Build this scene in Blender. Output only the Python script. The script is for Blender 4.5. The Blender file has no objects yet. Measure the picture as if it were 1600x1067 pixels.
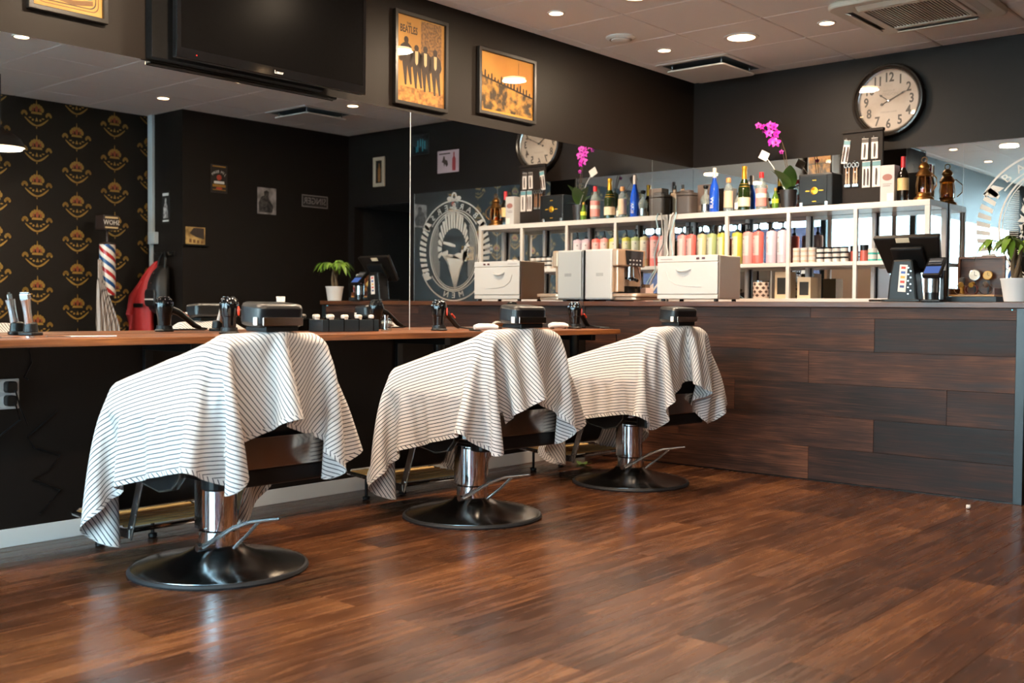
import bpy, bmesh, math, random
import numpy as np
from math import sin, cos, pi, radians
from mathutils import Matrix, Vector

# ------------------------------------------------------------------ camera, sky, exposure
sc = bpy.context.scene
COL = sc.collection
random.seed(7)
YB, HC, HM, YC, HT = 7.273, 2.764, 2.107, 5.886, 1.052     # back wall, ceiling, mirror top, bar front, bar top
XR, XW, YJ, YF = 4.126, 4.72, 5.335, -1.7                  # right wall, papered wall, jog between them, shop front

def camera():
    f, yaw, pitch, roll, cx = 1667.77, 0.713769, -0.031087, 0.0075376, 4.43578
    F = Vector((-sin(yaw)*cos(pitch), cos(yaw)*cos(pitch), sin(pitch)))
    R = Vector((cos(yaw), sin(yaw), 0)); U = R.cross(F)
    R2 = cos(roll)*R + sin(roll)*U; U2 = -sin(roll)*R + cos(roll)*U
    cd = bpy.data.cameras.new('camera'); c = bpy.data.objects.new('camera', cd); COL.objects.link(c)
    m = Matrix(((R2.x, U2.x, -F.x, cx), (R2.y, U2.y, -F.y, 0), (R2.z, U2.z, -F.z, 1.0), (0, 0, 0, 1)))
    c.matrix_world = m
    cd.sensor_width = 36; cd.lens = f*36/1600; cd.clip_start = .05; cd.clip_end = 200
    cd.dof.use_dof = True; cd.dof.focus_distance = 5.2; cd.dof.aperture_fstop = 2.8
    sc.camera = c
camera()

wd = bpy.data.worlds.new('sky'); sc.world = wd; wd.use_nodes = True
nt = wd.node_tree; nt.nodes.clear()
bg = nt.nodes.new('ShaderNodeBackground'); wo = nt.nodes.new('ShaderNodeOutputWorld')
tc = nt.nodes.new('ShaderNodeTexCoord'); sp = nt.nodes.new('ShaderNodeSeparateXYZ')
rp = nt.nodes.new('ShaderNodeValToRGB')
rp.color_ramp.elements[0].position = .46; rp.color_ramp.elements[0].color = (.55, .68, .72, 1)
rp.color_ramp.elements[1].position = .75; rp.color_ramp.elements[1].color = (.45, .78, 1.0, 1)
mp = nt.nodes.new('ShaderNodeMapRange'); mp.inputs[1].default_value = -1; mp.inputs[2].default_value = 1
nt.links.new(tc.outputs['Generated'], sp.inputs[0]); nt.links.new(sp.outputs['Z'], mp.inputs[0])
nt.links.new(mp.outputs[0], rp.inputs[0]); nt.links.new(rp.outputs[0], bg.inputs[0])
bg.inputs[1].default_value = 24.0; nt.links.new(bg.outputs[0], wo.inputs[0])

sc.view_settings.view_transform = 'Standard'; sc.view_settings.look = 'None'
sc.view_settings.gamma = 1; sc.view_settings.use_curve_mapping = False
sc.view_settings.exposure = 0.3
sc.cycles.max_bounces = 12; sc.cycles.transparent_max_bounces = 16; sc.cycles.glossy_bounces = 8
sc.cycles.caustics_reflective = False; sc.cycles.caustics_refractive = False
sc.cycles.sample_clamp_indirect = 6; sc.cycles.use_denoising = True
def sun():
    l = bpy.data.lights.new('sun', 'SUN'); l.energy = 70; l.angle = radians(1); l.color = (1, .95, .88)
    o = bpy.data.objects.new('sun', l); COL.objects.link(o); o.location = (2, 12, 12); o.rotation_euler = (radians(-38), radians(8), 0)   # high behind the building, on the street
sun()

# ------------------------------------------------------------------ materials
def lin(h):
    h = h.lstrip('#'); r = []
    for i in (0, 2, 4):
        v = int(h[i:i+2], 16)/255
        r.append(v/12.92 if v <= .04045 else ((v+.055)/1.055)**2.4)
    return (*r, 1)
class NT:
    def __init__(s, name):
        s.m = bpy.data.materials.new(name); s.m.use_nodes = True; s.t = s.m.node_tree; s.t.nodes.clear()
        s.o = s.n('OutputMaterial')
    def n(s, k, **kw):
        x = s.t.nodes.new('ShaderNode'+k)
        for a, v in kw.items(): setattr(x, a, v)
        return x
    def l(s, a, b): s.t.links.new(a, b)
    def bsdf(s, col=None, rough=.5, metal=0, **kw):
        b = s.n('BsdfPrincipled')
        if col: b.inputs['Base Color'].default_value = lin(col) if isinstance(col, str) else col
        b.inputs['Roughness'].default_value = rough; b.inputs['Metallic'].default_value = metal
        for k, v in kw.items(): b.inputs[k.replace('_', ' ')].default_value = v
        s.l(b.outputs[0], s.o.inputs[0]); return b
    def math(s, op, a, b=None, c=None):
        x = s.n('Math', operation=op)
        for i, v in enumerate((a, b, c)):
            if v is None: continue
            if isinstance(v, (int, float)): x.inputs[i].default_value = v
            else: s.l(v, x.inputs[i])
        return x.outputs[0]
    def ramp(s, fac, stops):
        r = s.n('ValToRGB'); e = r.color_ramp.elements
        while len(e) < len(stops): e.new(.5)
        for x, (p, c) in zip(e, stops):
            x.position = p; x.color = lin(c) if isinstance(c, str) else c
        s.l(fac, r.inputs[0]); return r.outputs[0]
_mc = {}
def mat(name, col, rough=.5, metal=0, bump=0, bscale=60, **kw):
    if name in _mc: return _mc[name]
    t = NT(name); b = t.bsdf(col, rough, metal, **kw)
    tcn = t.n('TexCoord'); nz = t.n('TexNoise'); nz.inputs['Scale'].default_value = bscale
    t.l(tcn.outputs['Object'], nz.inputs['Vector'])
    # fine wear: roughness wanders a little with the noise
    mr = t.n('MapRange'); mr.inputs[3].default_value = rough*.85; mr.inputs[4].default_value = min(1, rough*1.15+.01)
    t.l(nz.outputs[0], mr.inputs[0]); t.l(mr.outputs[0], b.inputs['Roughness'])
    if bump:
        bp = t.n('Bump'); bp.inputs['Strength'].default_value = bump; bp.inputs['Distance'].default_value = .002
        t.l(nz.outputs[0], bp.inputs['Height']); t.l(bp.outputs[0], b.inputs['Normal'])
    _mc[name] = t.m; return t.m
def emit(name, col, s):
    if name in _mc: return _mc[name]
    t = NT(name); e = t.n('Emission'); e.inputs[0].default_value = lin(col); e.inputs[1].default_value = s
    t.l(e.outputs[0], t.o.inputs[0]); _mc[name] = t.m; return t.m
def glass(name, col='#ffffff', refl=1.0, rough=.0, body=0):
    if name in _mc: return _mc[name]
    t = NT(name); tr = t.n('BsdfTransparent'); tr.inputs[0].default_value = lin(col)
    gl = t.n('BsdfGlossy'); gl.inputs['Roughness'].default_value = rough
    ge = t.n('NewGeometry'); dt = t.n('VectorMath', operation='DOT_PRODUCT'); t.l(ge.outputs['Incoming'], dt.inputs[0]); t.l(ge.outputs['Normal'], dt.inputs[1])
    sk = t.math('POWER', t.math('SUBTRACT', 1, t.math('ABSOLUTE', dt.outputs['Value'])), 5)
    f = t.math('MULTIPLY', t.math('ADD', t.math('MULTIPLY', sk, .96), .04), refl); mx = t.n('MixShader')
    src = tr.outputs[0]
    if body:
        df = t.n('BsdfDiffuse'); df.inputs[0].default_value = lin(col); m2 = t.n('MixShader'); m2.inputs[0].default_value = body
        t.l(src, m2.inputs[1]); t.l(df.outputs[0], m2.inputs[2]); src = m2.outputs[0]
    t.l(f, mx.inputs[0]); t.l(src, mx.inputs[1]); t.l(gl.outputs[0], mx.inputs[2]); t.l(mx.outputs[0], t.o.inputs[0])
    _mc[name] = t.m; return t.m
def wood(name, stops, axis=0, rough=(.3, .5), grain=1.0, scale=1.0, bump=.15, spec=.5):
    """long grain along a local axis; each object draws its own board from the noise"""
    t = NT(name); b = t.bsdf(None, .4); b.inputs['Specular IOR Level'].default_value = spec
    c = t.n('TexCoord'); oi = t.n('ObjectInfo')
    mp = t.n('Mapping'); s = [24*scale]*3; s[axis] = 1.5*scale; mp.inputs['Scale'].default_value = s
    off = t.n('CombineXYZ')
    for i, k in enumerate((61.0, 37.0, 83.0)): t.l(t.math('MULTIPLY', oi.outputs['Random'], k), off.inputs[i])
    t.l(c.outputs['Object'], mp.inputs['Vector']); t.l(off.outputs[0], mp.inputs['Location'])
    n1 = t.n('TexNoise'); n1.inputs['Scale'].default_value = 1.0; n1.inputs['Detail'].default_value = 8; n1.inputs['Roughness'].default_value = .7; n1.inputs['Distortion'].default_value = .7
    t.l(mp.outputs[0], n1.inputs['Vector'])
    mp2 = t.n('Mapping'); s2 = [150*scale]*3; s2[axis] = 5*scale; mp2.inputs['Scale'].default_value = s2
    t.l(c.outputs['Object'], mp2.inputs['Vector']); t.l(off.outputs[0], mp2.inputs['Location'])
    n2 = t.n('TexNoise'); n2.inputs['Scale'].default_value = 1; n2.inputs['Detail'].default_value = 3
    t.l(mp2.outputs[0], n2.inputs['Vector'])
    n3 = t.n('TexNoise'); n3.inputs['Scale'].default_value = 2.3*scale; n3.inputs['Detail'].default_value = 2
    t.l(c.outputs['Object'], n3.inputs['Vector'])
    v = t.math('ADD', t.math('MULTIPLY', n1.outputs[0], .50), t.math('MULTIPLY', n2.outputs[0], .44*grain))
    v = t.math('ADD', v, t.math('MULTIPLY', t.math('SUBTRACT', n3.outputs[0], .5), .42))
    v = t.math('ADD', v, t.math('MULTIPLY', t.math('SUBTRACT', oi.outputs['Random'], .5), .2))
    t.l(t.ramp(v, stops), b.inputs['Base Color'])
    mr = t.n('MapRange'); mr.inputs[1].default_value = .3; mr.inputs[2].default_value = .7; mr.inputs[3].default_value = rough[0]; mr.inputs[4].default_value = rough[1]
    t.l(n1.outputs[0], mr.inputs[0]); t.l(mr.outputs[0], b.inputs['Roughness'])
    bp = t.n('Bump'); bp.inputs['Strength'].default_value = bump; bp.inputs['Distance'].default_value = .001
    t.l(n2.outputs[0], bp.inputs['Height']); t.l(bp.outputs[0], b.inputs['Normal'])
    return t.m

# ------------------------------------------------------------------ mesh helpers
class MB:
    def __init__(s): s.b = bmesh.new()
    def _x(s, vs, M):
        if M is not None: bmesh.ops.transform(s.b, matrix=M, verts=vs)
        return s
    def box(s, x0, x1, y0, y1, z0, z1, M=None):
        v = [s.b.verts.new(p) for p in ((x0,y0,z0),(x1,y0,z0),(x1,y1,z0),(x0,y1,z0),(x0,y0,z1),(x1,y0,z1),(x1,y1,z1),(x0,y1,z1))]
        for f in ((3,2,1,0),(4,5,6,7),(0,1,5,4),(1,2,6,5),(2,3,7,6),(3,0,4,7)): s.b.faces.new([v[i] for i in f])
        return s._x(v, M)
    def lathe(s, prof, n=24, M=None, cap=True):
        """prof: (r, z) pairs from bottom to top, about the z axis"""
        rings = []; allv = []
        for r, z in prof:
            if r < 1e-6: ring = [s.b.verts.new((0, 0, z))]
            else: ring = [s.b.verts.new((r*cos(2*pi*i/n), r*sin(2*pi*i/n), z)) for i in range(n)]
            rings.append(ring); allv += ring
        for a, c in zip(rings, rings[1:]):
            if len(a) == 1 and len(c) == 1: continue
            for i in range(n):
                j = (i+1) % n
                if len(a) == 1: s.b.faces.new((a[0], c[j], c[i]))
                elif len(c) == 1: s.b.faces.new((a[i], a[j], c[0]))
                else: s.b.faces.new((a[i], a[j], c[j], c[i]))
        if cap:
            if len(rings[0]) > 1: s.b.faces.new(rings[0][::-1])
            if len(rings[-1]) > 1: s.b.faces.new(rings[-1])
        return s._x(allv, M)
    def cyl(s, p, q, r, n=16, r2=None):
        p, q = Vector(p), Vector(q); d = q-p
        M = Matrix.Translation(p) @ d.to_track_quat('Z', 'Y').to_matrix().to_4x4()
        return s.lathe([(r, 0), (r if r2 is None else r2, d.length)], n, M)
    def tube(s, pts, r, n=8):
        pts = [Vector(p) for p in pts]; rings = []; up = Vector((0, 0, 1))
        for i, p in enumerate(pts):
            d = (pts[min(i+1, len(pts)-1)]-pts[max(i-1, 0)]).normalized()
            a = d.cross(up)
            if a.length < .05: a = d.cross(Vector((1, 0, 0)))
            a.normalize(); c = a.cross(d); rr = r[i] if isinstance(r, (list, tuple)) else r
            rings.append([s.b.verts.new(p+rr*(cos(2*pi*k/n)*a+sin(2*pi*k/n)*c)) for k in range(n)])
        for a, c in zip(rings, rings[1:]):
            for k in range(n): s.b.faces.new((a[k], a[(k+1) % n], c[(k+1) % n], c[k]))
        s.b.faces.new(rings[0][::-1]); s.b.faces.new(rings[-1]); return s
    def prism(s, poly, z0, z1, M=None):
        """2-D outline (counter-clockwise) raised from z0 to z1"""
        a = [s.b.verts.new((x, y, z0)) for x, y in poly]; c = [s.b.verts.new((x, y, z1)) for x, y in poly]; n = len(poly)
        s.b.faces.new(a[::-1]); s.b.faces.new(c)
        for i in range(n): s.b.faces.new((a[i], a[(i+1) % n], c[(i+1) % n], c[i]))
        return s._x(a+c, M)
    def ring(s, outer, inner, z0, z1, M=None):
        n = len(outer); V = lambda P, z: [s.b.verts.new((x, y, z)) for x, y in P]
        a, c, d, e = V(outer, z0), V(outer, z1), V(inner, z0), V(inner, z1)
        for i in range(n):
            j = (i+1) % n
            s.b.faces.new((a[i], a[j], c[j], c[i])); s.b.faces.new((d[j], d[i], e[i], e[j]))
            s.b.faces.new((c[i], c[j], e[j], e[i])); s.b.faces.new((a[j], a[i], d[i], d[j]))
        return s._x(a+c+d+e, M)
    def ball(s, c, r, sx=1, sy=1, sz=1, n=12, M=None):
        T = Matrix.Translation(c) @ Matrix.Diagonal((sx, sy, sz, 1))
        prof = [(r*sin(pi*i/(n//2)), -r*cos(pi*i/(n//2))) for i in range(n//2+1)]
        prof[0] = (0, -r); prof[-1] = (0, r)
        return s.lathe(prof, n, (M @ T) if M is not None else T)
def rrect(w, h, r, n=4, cx=0, cy=0):
    P = []
    for k, (sx, sy) in enumerate(((1, -1), (1, 1), (-1, 1), (-1, -1))):
        for i in range(n+1):
            a = -pi/2+k*pi/2+i*pi/2/n
            P.append((cx+sx*(w/2-r)+r*cos(a), cy+sy*(h/2-r)+r*sin(a)))
    return P
def ell(rx, ry, n=32, cx=0, cy=0): return [(cx+rx*cos(2*pi*i/n), cy+ry*sin(2*pi*i/n)) for i in range(n)]

def obj(name, mb, m, parent=None, smooth=False, bevel=0, sub=0, angle=35, kind=None):
    me = bpy.data.meshes.new(name)
    if isinstance(mb, MB):
        bmesh.ops.recalc_face_normals(mb.b, faces=mb.b.faces[:]); mb.b.to_mesh(me); mb.b.free()
    else: me = mb
    if m is not None and not me.materials: me.materials.append(m)
    o = bpy.data.objects.new(name, me); COL.objects.link(o)
    if smooth:
        me.polygons.foreach_set('use_smooth', [True]*len(me.polygons))
        if smooth is True:
            try: me.set_sharp_from_angle(angle=radians(angle))
            except Exception: pass
    if bevel:
        b = o.modifiers.new('bevel', 'BEVEL'); b.width = bevel; b.segments = 2; b.limit_method = 'ANGLE'; b.angle_limit = radians(40)
    if sub:
        b = o.modifiers.new('sub', 'SUBSURF'); b.levels = sub; b.render_levels = sub
    if parent is not None: o.parent = parent
    if kind: o['kind'] = kind
    return o
def tag(o, label, cat, group=None):
    o['label'] = label; o['category'] = cat
    if group: o['group'] = group
    return o
def thing(name, label, cat, loc=(0, 0, 0), rotz=0, group=None, M=None):
    o = bpy.data.objects.new(name, None); COL.objects.link(o); o.empty_display_size = .05
    if M is not None: o.matrix_world = M
    else: o.location = loc; o.rotation_euler = (0, 0, rotz)
    return tag(o, label, cat, group)
def struct(name, mb, m, **kw):
    o = obj(name, mb, m, **kw); o['kind'] = 'structure'; return o
def dup(root, loc, rotz=0, label=None, group=None):
    r = root.copy(); COL.objects.link(r); r.location = loc; r.rotation_euler = (0, 0, rotz)
    if label: r['label'] = label
    if group: r['group'] = group
    for ch in list(root.children):
        c = ch.copy(); COL.objects.link(c); c.parent = r
        for g in ch.children:
            d = g.copy(); COL.objects.link(d); d.parent = c
    return r
def plane_frame(wall, p):
    """matrix of a picture plane on a wall: x to the viewer's right, y up, z out of the wall"""
    U = {'left': (0, 1, 0), 'back': (1, 0, 0), 'right': (0, -1, 0), 'jog': (1, 0, 0)}[wall]
    U = Vector(U); V = Vector((0, 0, 1)); W = U.cross(V)
    return Matrix(((U.x, V.x, W.x, p[0]), (U.y, V.y, W.y, p[1]), (U.z, V.z, W.z, p[2]), (0, 0, 0, 1)))
def text(name, body, size, M, m, parent=None, ext=.0006, align='CENTER', sx=1.0, bold=0):
    cu = bpy.data.curves.new(name, 'FONT'); cu.body = body; cu.size = size; cu.extrude = ext; cu.align_x = align; cu.align_y = 'CENTER'; cu.resolution_u = 2; cu.offset = bold
    t = bpy.data.objects.new(name, cu); COL.objects.link(t)
    bpy.context.view_layer.update()
    me = bpy.data.meshes.new_from_object(t.evaluated_get(bpy.context.evaluated_depsgraph_get()))
    bpy.data.objects.remove(t); bpy.data.curves.remove(cu)
    me.transform(M @ Matrix.Diagonal((sx, 1, 1, 1))); me.name = name
    return obj(name, me, m, parent)
T = Matrix.Translation
RX = lambda a: Matrix.Rotation(radians(a), 4, 'X'); RY = lambda a: Matrix.Rotation(radians(a), 4, 'Y'); RZ = lambda a: Matrix.Rotation(radians(a), 4, 'Z')

# ------------------------------------------------------------------ the shell of the shop
WALL = mat('wall_black', '#1a1411', .5, bump=.08, bscale=90, Specular_IOR_Level=.18)
WALLU = mat('wall_upper', '#18110c', .45, bump=.08, bscale=90, Specular_IOR_Level=.2)
DARK = mat('void_dark', '#0b0a0a', .8)
floor_wood = wood('floor_laminate', [(.30, '#2d190e'), (.42, '#412516'), (.52, '#53311c'), (.62, '#674024'), (.78, '#805432')], axis=1, rough=(.18, .34), bump=.12)
bar_wood = wood('bar_laminate', [(.32, '#140a07'), (.44, '#26140e'), (.54, '#3c2217'), (.64, '#553322'), (.76, '#6f4830')], axis=0, rough=(.45, .62), spec=.3)
bench_wood = wood('bench_oak', [(.28, '#4a260f'), (.45, '#75431f'), (.60, '#935a2d'), (.80, '#a87242')], axis=1, rough=(.3, .45))
top_wood = wood('bar_top_oak', [(.28, '#2a150c'), (.45, '#4a2814'), (.62, '#643a1e'), (.82, '#7d4f2d')], axis=0, rough=(.3, .45))
WHITE = mat('white_paint', '#d9d4cf', .45)
WHITEP = mat('white_plastic', '#c0bcba', .38)
LAM = mat('white_laminate', '#cfc9c4', .38)
BLACK = mat('black_plastic', '#0e0e0f', .4, Specular_IOR_Level=.3)
GLOSSB = mat('black_gloss', '#0a0a0b', .08)
CHROME = mat('chrome', '#d6d8da', .07, 1)
DCHROME = mat('dark_chrome', '#a5a5a5', .2, 1)
LEVER = mat('lever_chrome', '#e2e4e6', .25, 1)
STEEL = mat('steel', '#a9a9a8', .25, 1)
RUBBER = mat('rubber', '#16161a', .6)
LEATHER = mat('black_leather', '#141416', .34, bump=.25, bscale=220)
GOLD = mat('gold_print', '#a97a2c', .4, .3)
PAPER = mat('paper', '#e6ddd6', .7)
CLEAR = glass('clear_glass', '#f4f8f8', 1.0)

XE, YE = 7.7, .95                                                          # the shop is wider at its glazed front
fl = struct('floor', MB().box(-.1, XE+.1, YF-.2, YB+1.2, -.1, -.0024), mat('floor_joint', '#75604f', .6))  # pale slab colour imitates plank bevels catching light along the joints
PLW, PLL = .192, 1.285
pm = None; rr = random.Random(3)
for i in range(41):
    x = .0+i*PLW
    y = YF - rr.choice((.2, .45, .64, .9, 1.1))
    while y < (YC+.02 if x < XW else YE-.3):
        if pm is None:
            o = obj('plank', MB().box(.0008, PLW-.0008, .0008, PLL-.0008, -.0022, 0), floor_wood, fl); pm = o.data
        else:
            o = bpy.data.objects.new('plank', pm); COL.objects.link(o); o.parent = fl
        o.location = (x, y, -.0002*rr.random()); y += PLL
# walls: black lower boards, mirrors above the bench, dark brown band above the mirrors
wl = struct('wall_left', MB().box(-.12, 0, YF, YB+.12, -.1, HC+.1), WALLU)
for y0, y1 in ((-1.69, 1.026), (1.030, 2.575), (2.579, 4.126), (4.130, 5.66), (5.664, 5.884)):
    obj('panel', MB().box(0, .004, y0, y1, .076, .842), WALL, wl, bevel=.001)
DX0, DX1, DZ = 3.205, 4.034, 2.03
wb = struct('wall_back', MB().box(-.12, DX0, YB, YB+.12, -.1, HC+.1).box(DX0, DX1, YB, YB+.12, DZ, HC+.1).box(DX1, XW+.3, YB, YB+.12, -.1, HC+.1), WALL)
struct('wall_passage', MB().box(DX0-.1, DX0, YB+.12, YB+1.1, -.1, DZ+.1).box(DX1, DX1+.1, YB+.12, YB+1.1, -.1, DZ+.1)
       .box(DX0-.1, DX1+.1, YB+1.0, YB+1.1, -.1, DZ+.1).box(DX0, DX1, YB+.12, YB+1.0, DZ, DZ+.1), DARK)
struct('wall_right', MB().box(XR, XR+.12, YJ+.0, YB, -.1, HC+.1).box(XR+.12, XW+.12, YJ, YJ+.12, -.1, HC+.1), WALL)
wp = struct('wall_papered', MB().box(XW, XW+.12, YE, YJ, -.1, HC+.1), mat('wallpaper_ground', '#1a1512', .55, Specular_IOR_Level=.2))
struct('wall_entrance', MB().box(XW+.12, XE+.12, YE, YE+.12, -.1, HC+.1).box(XE, XE+.12, YF-.15, YE, -.1, HC+.1), WHITE)
struct('baseboard_left', MB().box(.0, .013, YF, YC+.02, 0, .075), WHITE, bevel=.002)
FILM = glass('lilac_window_film', '#6c6771', .5)  # added tint, dims the bright panes that the mirrors show
# shop front: dark frame with wide panes
wf = struct('wall_front', MB().box(-.12, .2, YF-.15, YF, -.1, HC+.1).box(.2+5*4.3/3, XE, YF-.15, YF, -.1, HC+.1).box(.2, .2+5*4.3/3, YF-.15, YF, -.1, .22).box(.2, .2+5*4.3/3, YF-.15, YF, 2.73, HC+.1), WALL)
for i in range(5):
    x0 = .2+i*4.3/3; x1 = x0+4.3/3
    w = struct('window_%d' % (i+1), MB().box(x0, x0+.05, YF-.1, YF-.03, .22, 2.73).box(x1-.05, x1, YF-.1, YF-.03, .22, 2.73).box(x0+.05, x1-.05, YF-.1, YF-.03, .22, .27).box(x0+.05, x1-.05, YF-.1, YF-.03, 2.68, 2.73), BLACK)
    obj('pane', MB().box(x0+.05, x1-.05, YF-.07, YF-.064, .27, 2.68), CLEAR, w)
    if i >= 2: obj('window_film', MB().box(x0+.05, x1-.05, YF-.0638, YF-.0632, .27, 2.36), FILM, w)  # film added over the later panes to cut their brightness
g = struct('pavement', MB().box(-12, 16, -16, YF-.15, -.3, -.12), mat('pavement_grey', '#c9c6c0', .8, bump=.3, bscale=20))
# ceiling: lay-in tiles on a recessed grid
cl = struct('ceiling', MB().box(-.12, XE+.12, YF-.15, YB+.12, HC+.013, HC+.1), mat('ceiling_grid', '#b9b0aa', .6))
TILE = mat('ceiling_tile', '#ebe0d8', .75, bump=.12, bscale=160); tm = None
x = .1-.6
while x < XE:
    y = 5.9-.6*13
    while y < (YB if x < XW-.02 else YE):
        xm = XE if y+.3 < YE and x > XW-.6 else XW
        x0, x1, y0, y1 = max(x, 0)+.003, min(x+.6, xm)-.003, max(y, YF)+.003, min(y+.6, YB if x < XW-.02 else YE)-.003
        if x1-x0 > .05 and y1-y0 > .05:
            full = abs(x1-x0-.594) < .001 and abs(y1-y0-.594) < .001
            if full and tm: o = bpy.data.objects.new('tile', tm); COL.objects.link(o); o.parent = cl
            else:
                a, b = (x1-x0)/2, (y1-y0)/2
                m_ = MB(); m_.b.free(); m_.b = bmesh.new()
                v = [m_.b.verts.new(p) for p in ((-a,-b,.012),(a,-b,.012),(a,b,.012),(-a,b,.012),(-a,-b,.005),(a,-b,.005),(a,b,.005),(-a,b,.005),(-a+.006,-b+.006,0),(a-.006,-b+.006,0),(a-.006,b-.006,0),(-a+.006,b-.006,0))]
                for k in range(4):
                    j = (k+1) % 4
                    m_.b.faces.new((v[k], v[j], v[4+j], v[4+k])); m_.b.faces.new((v[4+k], v[4+j], v[8+j], v[8+k]))
                m_.b.faces.new(v[8:12]); m_.b.faces.new(v[3::-1])
                o = obj('tile', m_, TILE, cl)
                if full: tm = o.data
            o.location = ((x0+x1)/2, (y0+y1)/2, HC)
        y += .6
    x += .6

# ------------------------------------------------------------------ mirrors
MIR = NT('mirror_silver'); MIR.bsdf((.80, .84, .85, 1), .0, 1); MIR = MIR.m
MEDGE = mat('mirror_edge', '#cfd8d8', .2)
def mirror(name, label, b, strips):
    o = thing(name, label, 'mirror', (0, 0, 0), group='mirror panels')
    obj('glass', MB().box(*b), MIR, o)
    for s in strips: obj('edge', MB().box(*s), MEDGE, o)
zb = .8735
mirror('wall_mirror', 'mirror panel behind the nearest barber chair under the television', (.0005, .005, 1.754, 4.219, zb, HM), [(.0005, .0056, 4.2192, 4.2232, zb, HM)])
mirror('wall_mirror', 'mirror panel over the bench beside the bar, showing the bearded logo', (.0005, .005, 4.2245, 6.690, zb, HM), [(.0005, .0052, 6.6902, 6.6915, 1.054, HM)])
mirror('wall_mirror', 'narrow mirror panel in the corner behind the bottles', (.0005, .005, 6.692, YB-.006, 1.053, HM), [])
mirror('wall_mirror', 'mirror panel running on past the bench end nearest the shop front', (.0005, .005, YF+.3, 1.752, zb, HM), [])
mirror('wall_mirror', 'back wall mirror panel behind the white shelf unit', (.006, 2.056, YB-.005, YB-.0005, 1.053, HM), [(2.0562, 2.0574, YB-.0052, YB-.0005, 1.053, HM)])
mirror('wall_mirror', 'back wall mirror panel printed with the barbers logo', (2.058, 3.14, YB-.005, YB-.0005, 1.053, HM), [(3.1402, 3.143, YB-.0056, YB-.0005, 1.053, HM)])

# ------------------------------------------------------------------ bench and bar
be = thing('wall_bench', 'long oak worktop running along the mirror wall behind the chairs', 'bench', (0, 0, 0))
obj('worktop', MB().box(.0055, .55, -1.68, 5.53, .843, .873), bench_wood, be, bevel=.003)
for y in (-.4, 1.03, 2.577, 4.128, 5.45): obj('bracket', MB().box(.0045, .40, y-.02, y+.02, .80, .8425).box(.0045, .03, y-.02, y+.02, .5, .80), BLACK, be, bevel=.002)
BAR = thing('bar_counter', 'dark wood clad bar counter with oak top along the back of the shop', 'counter', (0, 0, 0))
obj('carcass', MB().box(.006, 2.79, YC+.012, 6.5, 0, 1.02), DARK, BAR)
rows = [(.008, .199, (1.655, .37)), (.199, .384, (2.045, .76)), (.384, .575, (2.447, 1.162)), (.575, .766, (1.648, .363)), (.766, .957, (2.041, .756)), (.957, 1.021, (1.655, .37))]
for z0, z1, cuts in rows:
    xs = sorted([.006, *cuts, 2.792])
    for a, c in zip(xs, xs[1:]):
        o = obj('plank', MB().box(-(c-a)/2+.0008, (c-a)/2-.0008, 0, .012, -(z1-z0)/2+.0008, (z1-z0)/2-.0008), bar_wood, BAR, bevel=.0008)
        o.location = ((a+c)/2, YC, (z0+z1)/2)
obj('end_trim', MB().box(2.792, 2.838, YC-.006, 6.5, 0, 1.02), mat('trim_dark_teal', '#10181b', .35), BAR, bevel=.002)
obj('end_panel', MB().box(2.78, 2.792, YC+.014, 6.498, 0, 1.0195), BLACK, BAR)
obj('kick', MB().box(.006, 2.792, YC+.001, YC+.012, 0, .0075), BLACK, BAR)
o = obj('countertop', MB().box(-1.417, 1.417, -.325, .325, -.016, .016), top_wood, BAR, bevel=.003); o.location = (1.4235, 6.186, 1.036)
obj('status_light', MB().box(2.766, 2.772, YC-.002, YC+.001, 1.008, 1.013), emit('led_cyan', '#7fe6ff', 2), BAR)
bk = thing('back_cabinet', 'low dark cabinet under the mirrored back wall carrying the white shelf unit', 'cabinet', (0, 0, 0))
obj('carcass', MB().box(.006, 3.0, 6.82, YB-.006, 0, 1.03), DARK, bk)
obj('cabinet_top', MB().box(.006, 3.02, 6.80, YB-.0055, 1.03, 1.052), top_wood, bk, bevel=.002)
for i in range(4):
    d = obj('door', MB().box(.012+i*.747, .012+i*.747+.74, 6.803, 6.819, .1, 1.02), BLACK, bk, bevel=.002)
    obj('handle', MB().box(.68+i*.747, .69+i*.747, 6.785, 6.802, .8, .95), STEEL, d)

# white open shelf unit
sh = thing('shelf_unit', 'white open shelf unit of eight bays full of bottles against the back mirror', 'shelf', (.012, 6.92, 1.053))
SD = .335
obj('top_board', MB().box(0, 1.955, 0, SD, .628, .667), LAM, sh, bevel=.002)
obj('base_board', MB().box(0, 1.955, 0, SD, 0, .03), LAM, sh, bevel=.002)
for x in (.0165, .489, .976, 1.462, 1.9385):
    w = .0165 if x in (.0165, 1.9385) else .013
    for y in (.002, SD-.028): obj('post', MB().box(x-w, x+w, y, y+.026, .03, .628), LAM, sh, bevel=.0015)
obj('shelf_board', MB().box(.0345, 1.9205, .029, SD-.029, .256, .277), LAM, sh, bevel=.0015)
for a, c in ((.034, .475), (.503, .962), (.990, 1.448), (1.476, 1.921)): obj('front_rail', MB().box(a, c, .003, .028, .253, .280), LAM, sh, bevel=.0015)
for a, c in ((.034, .475), (.503, .962), (.990, 1.448), (1.476, 1.921)): obj('rear_rail', MB().box(a, c, SD-.028, SD-.003, .253, .280), LAM, sh, bevel=.0015)

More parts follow.
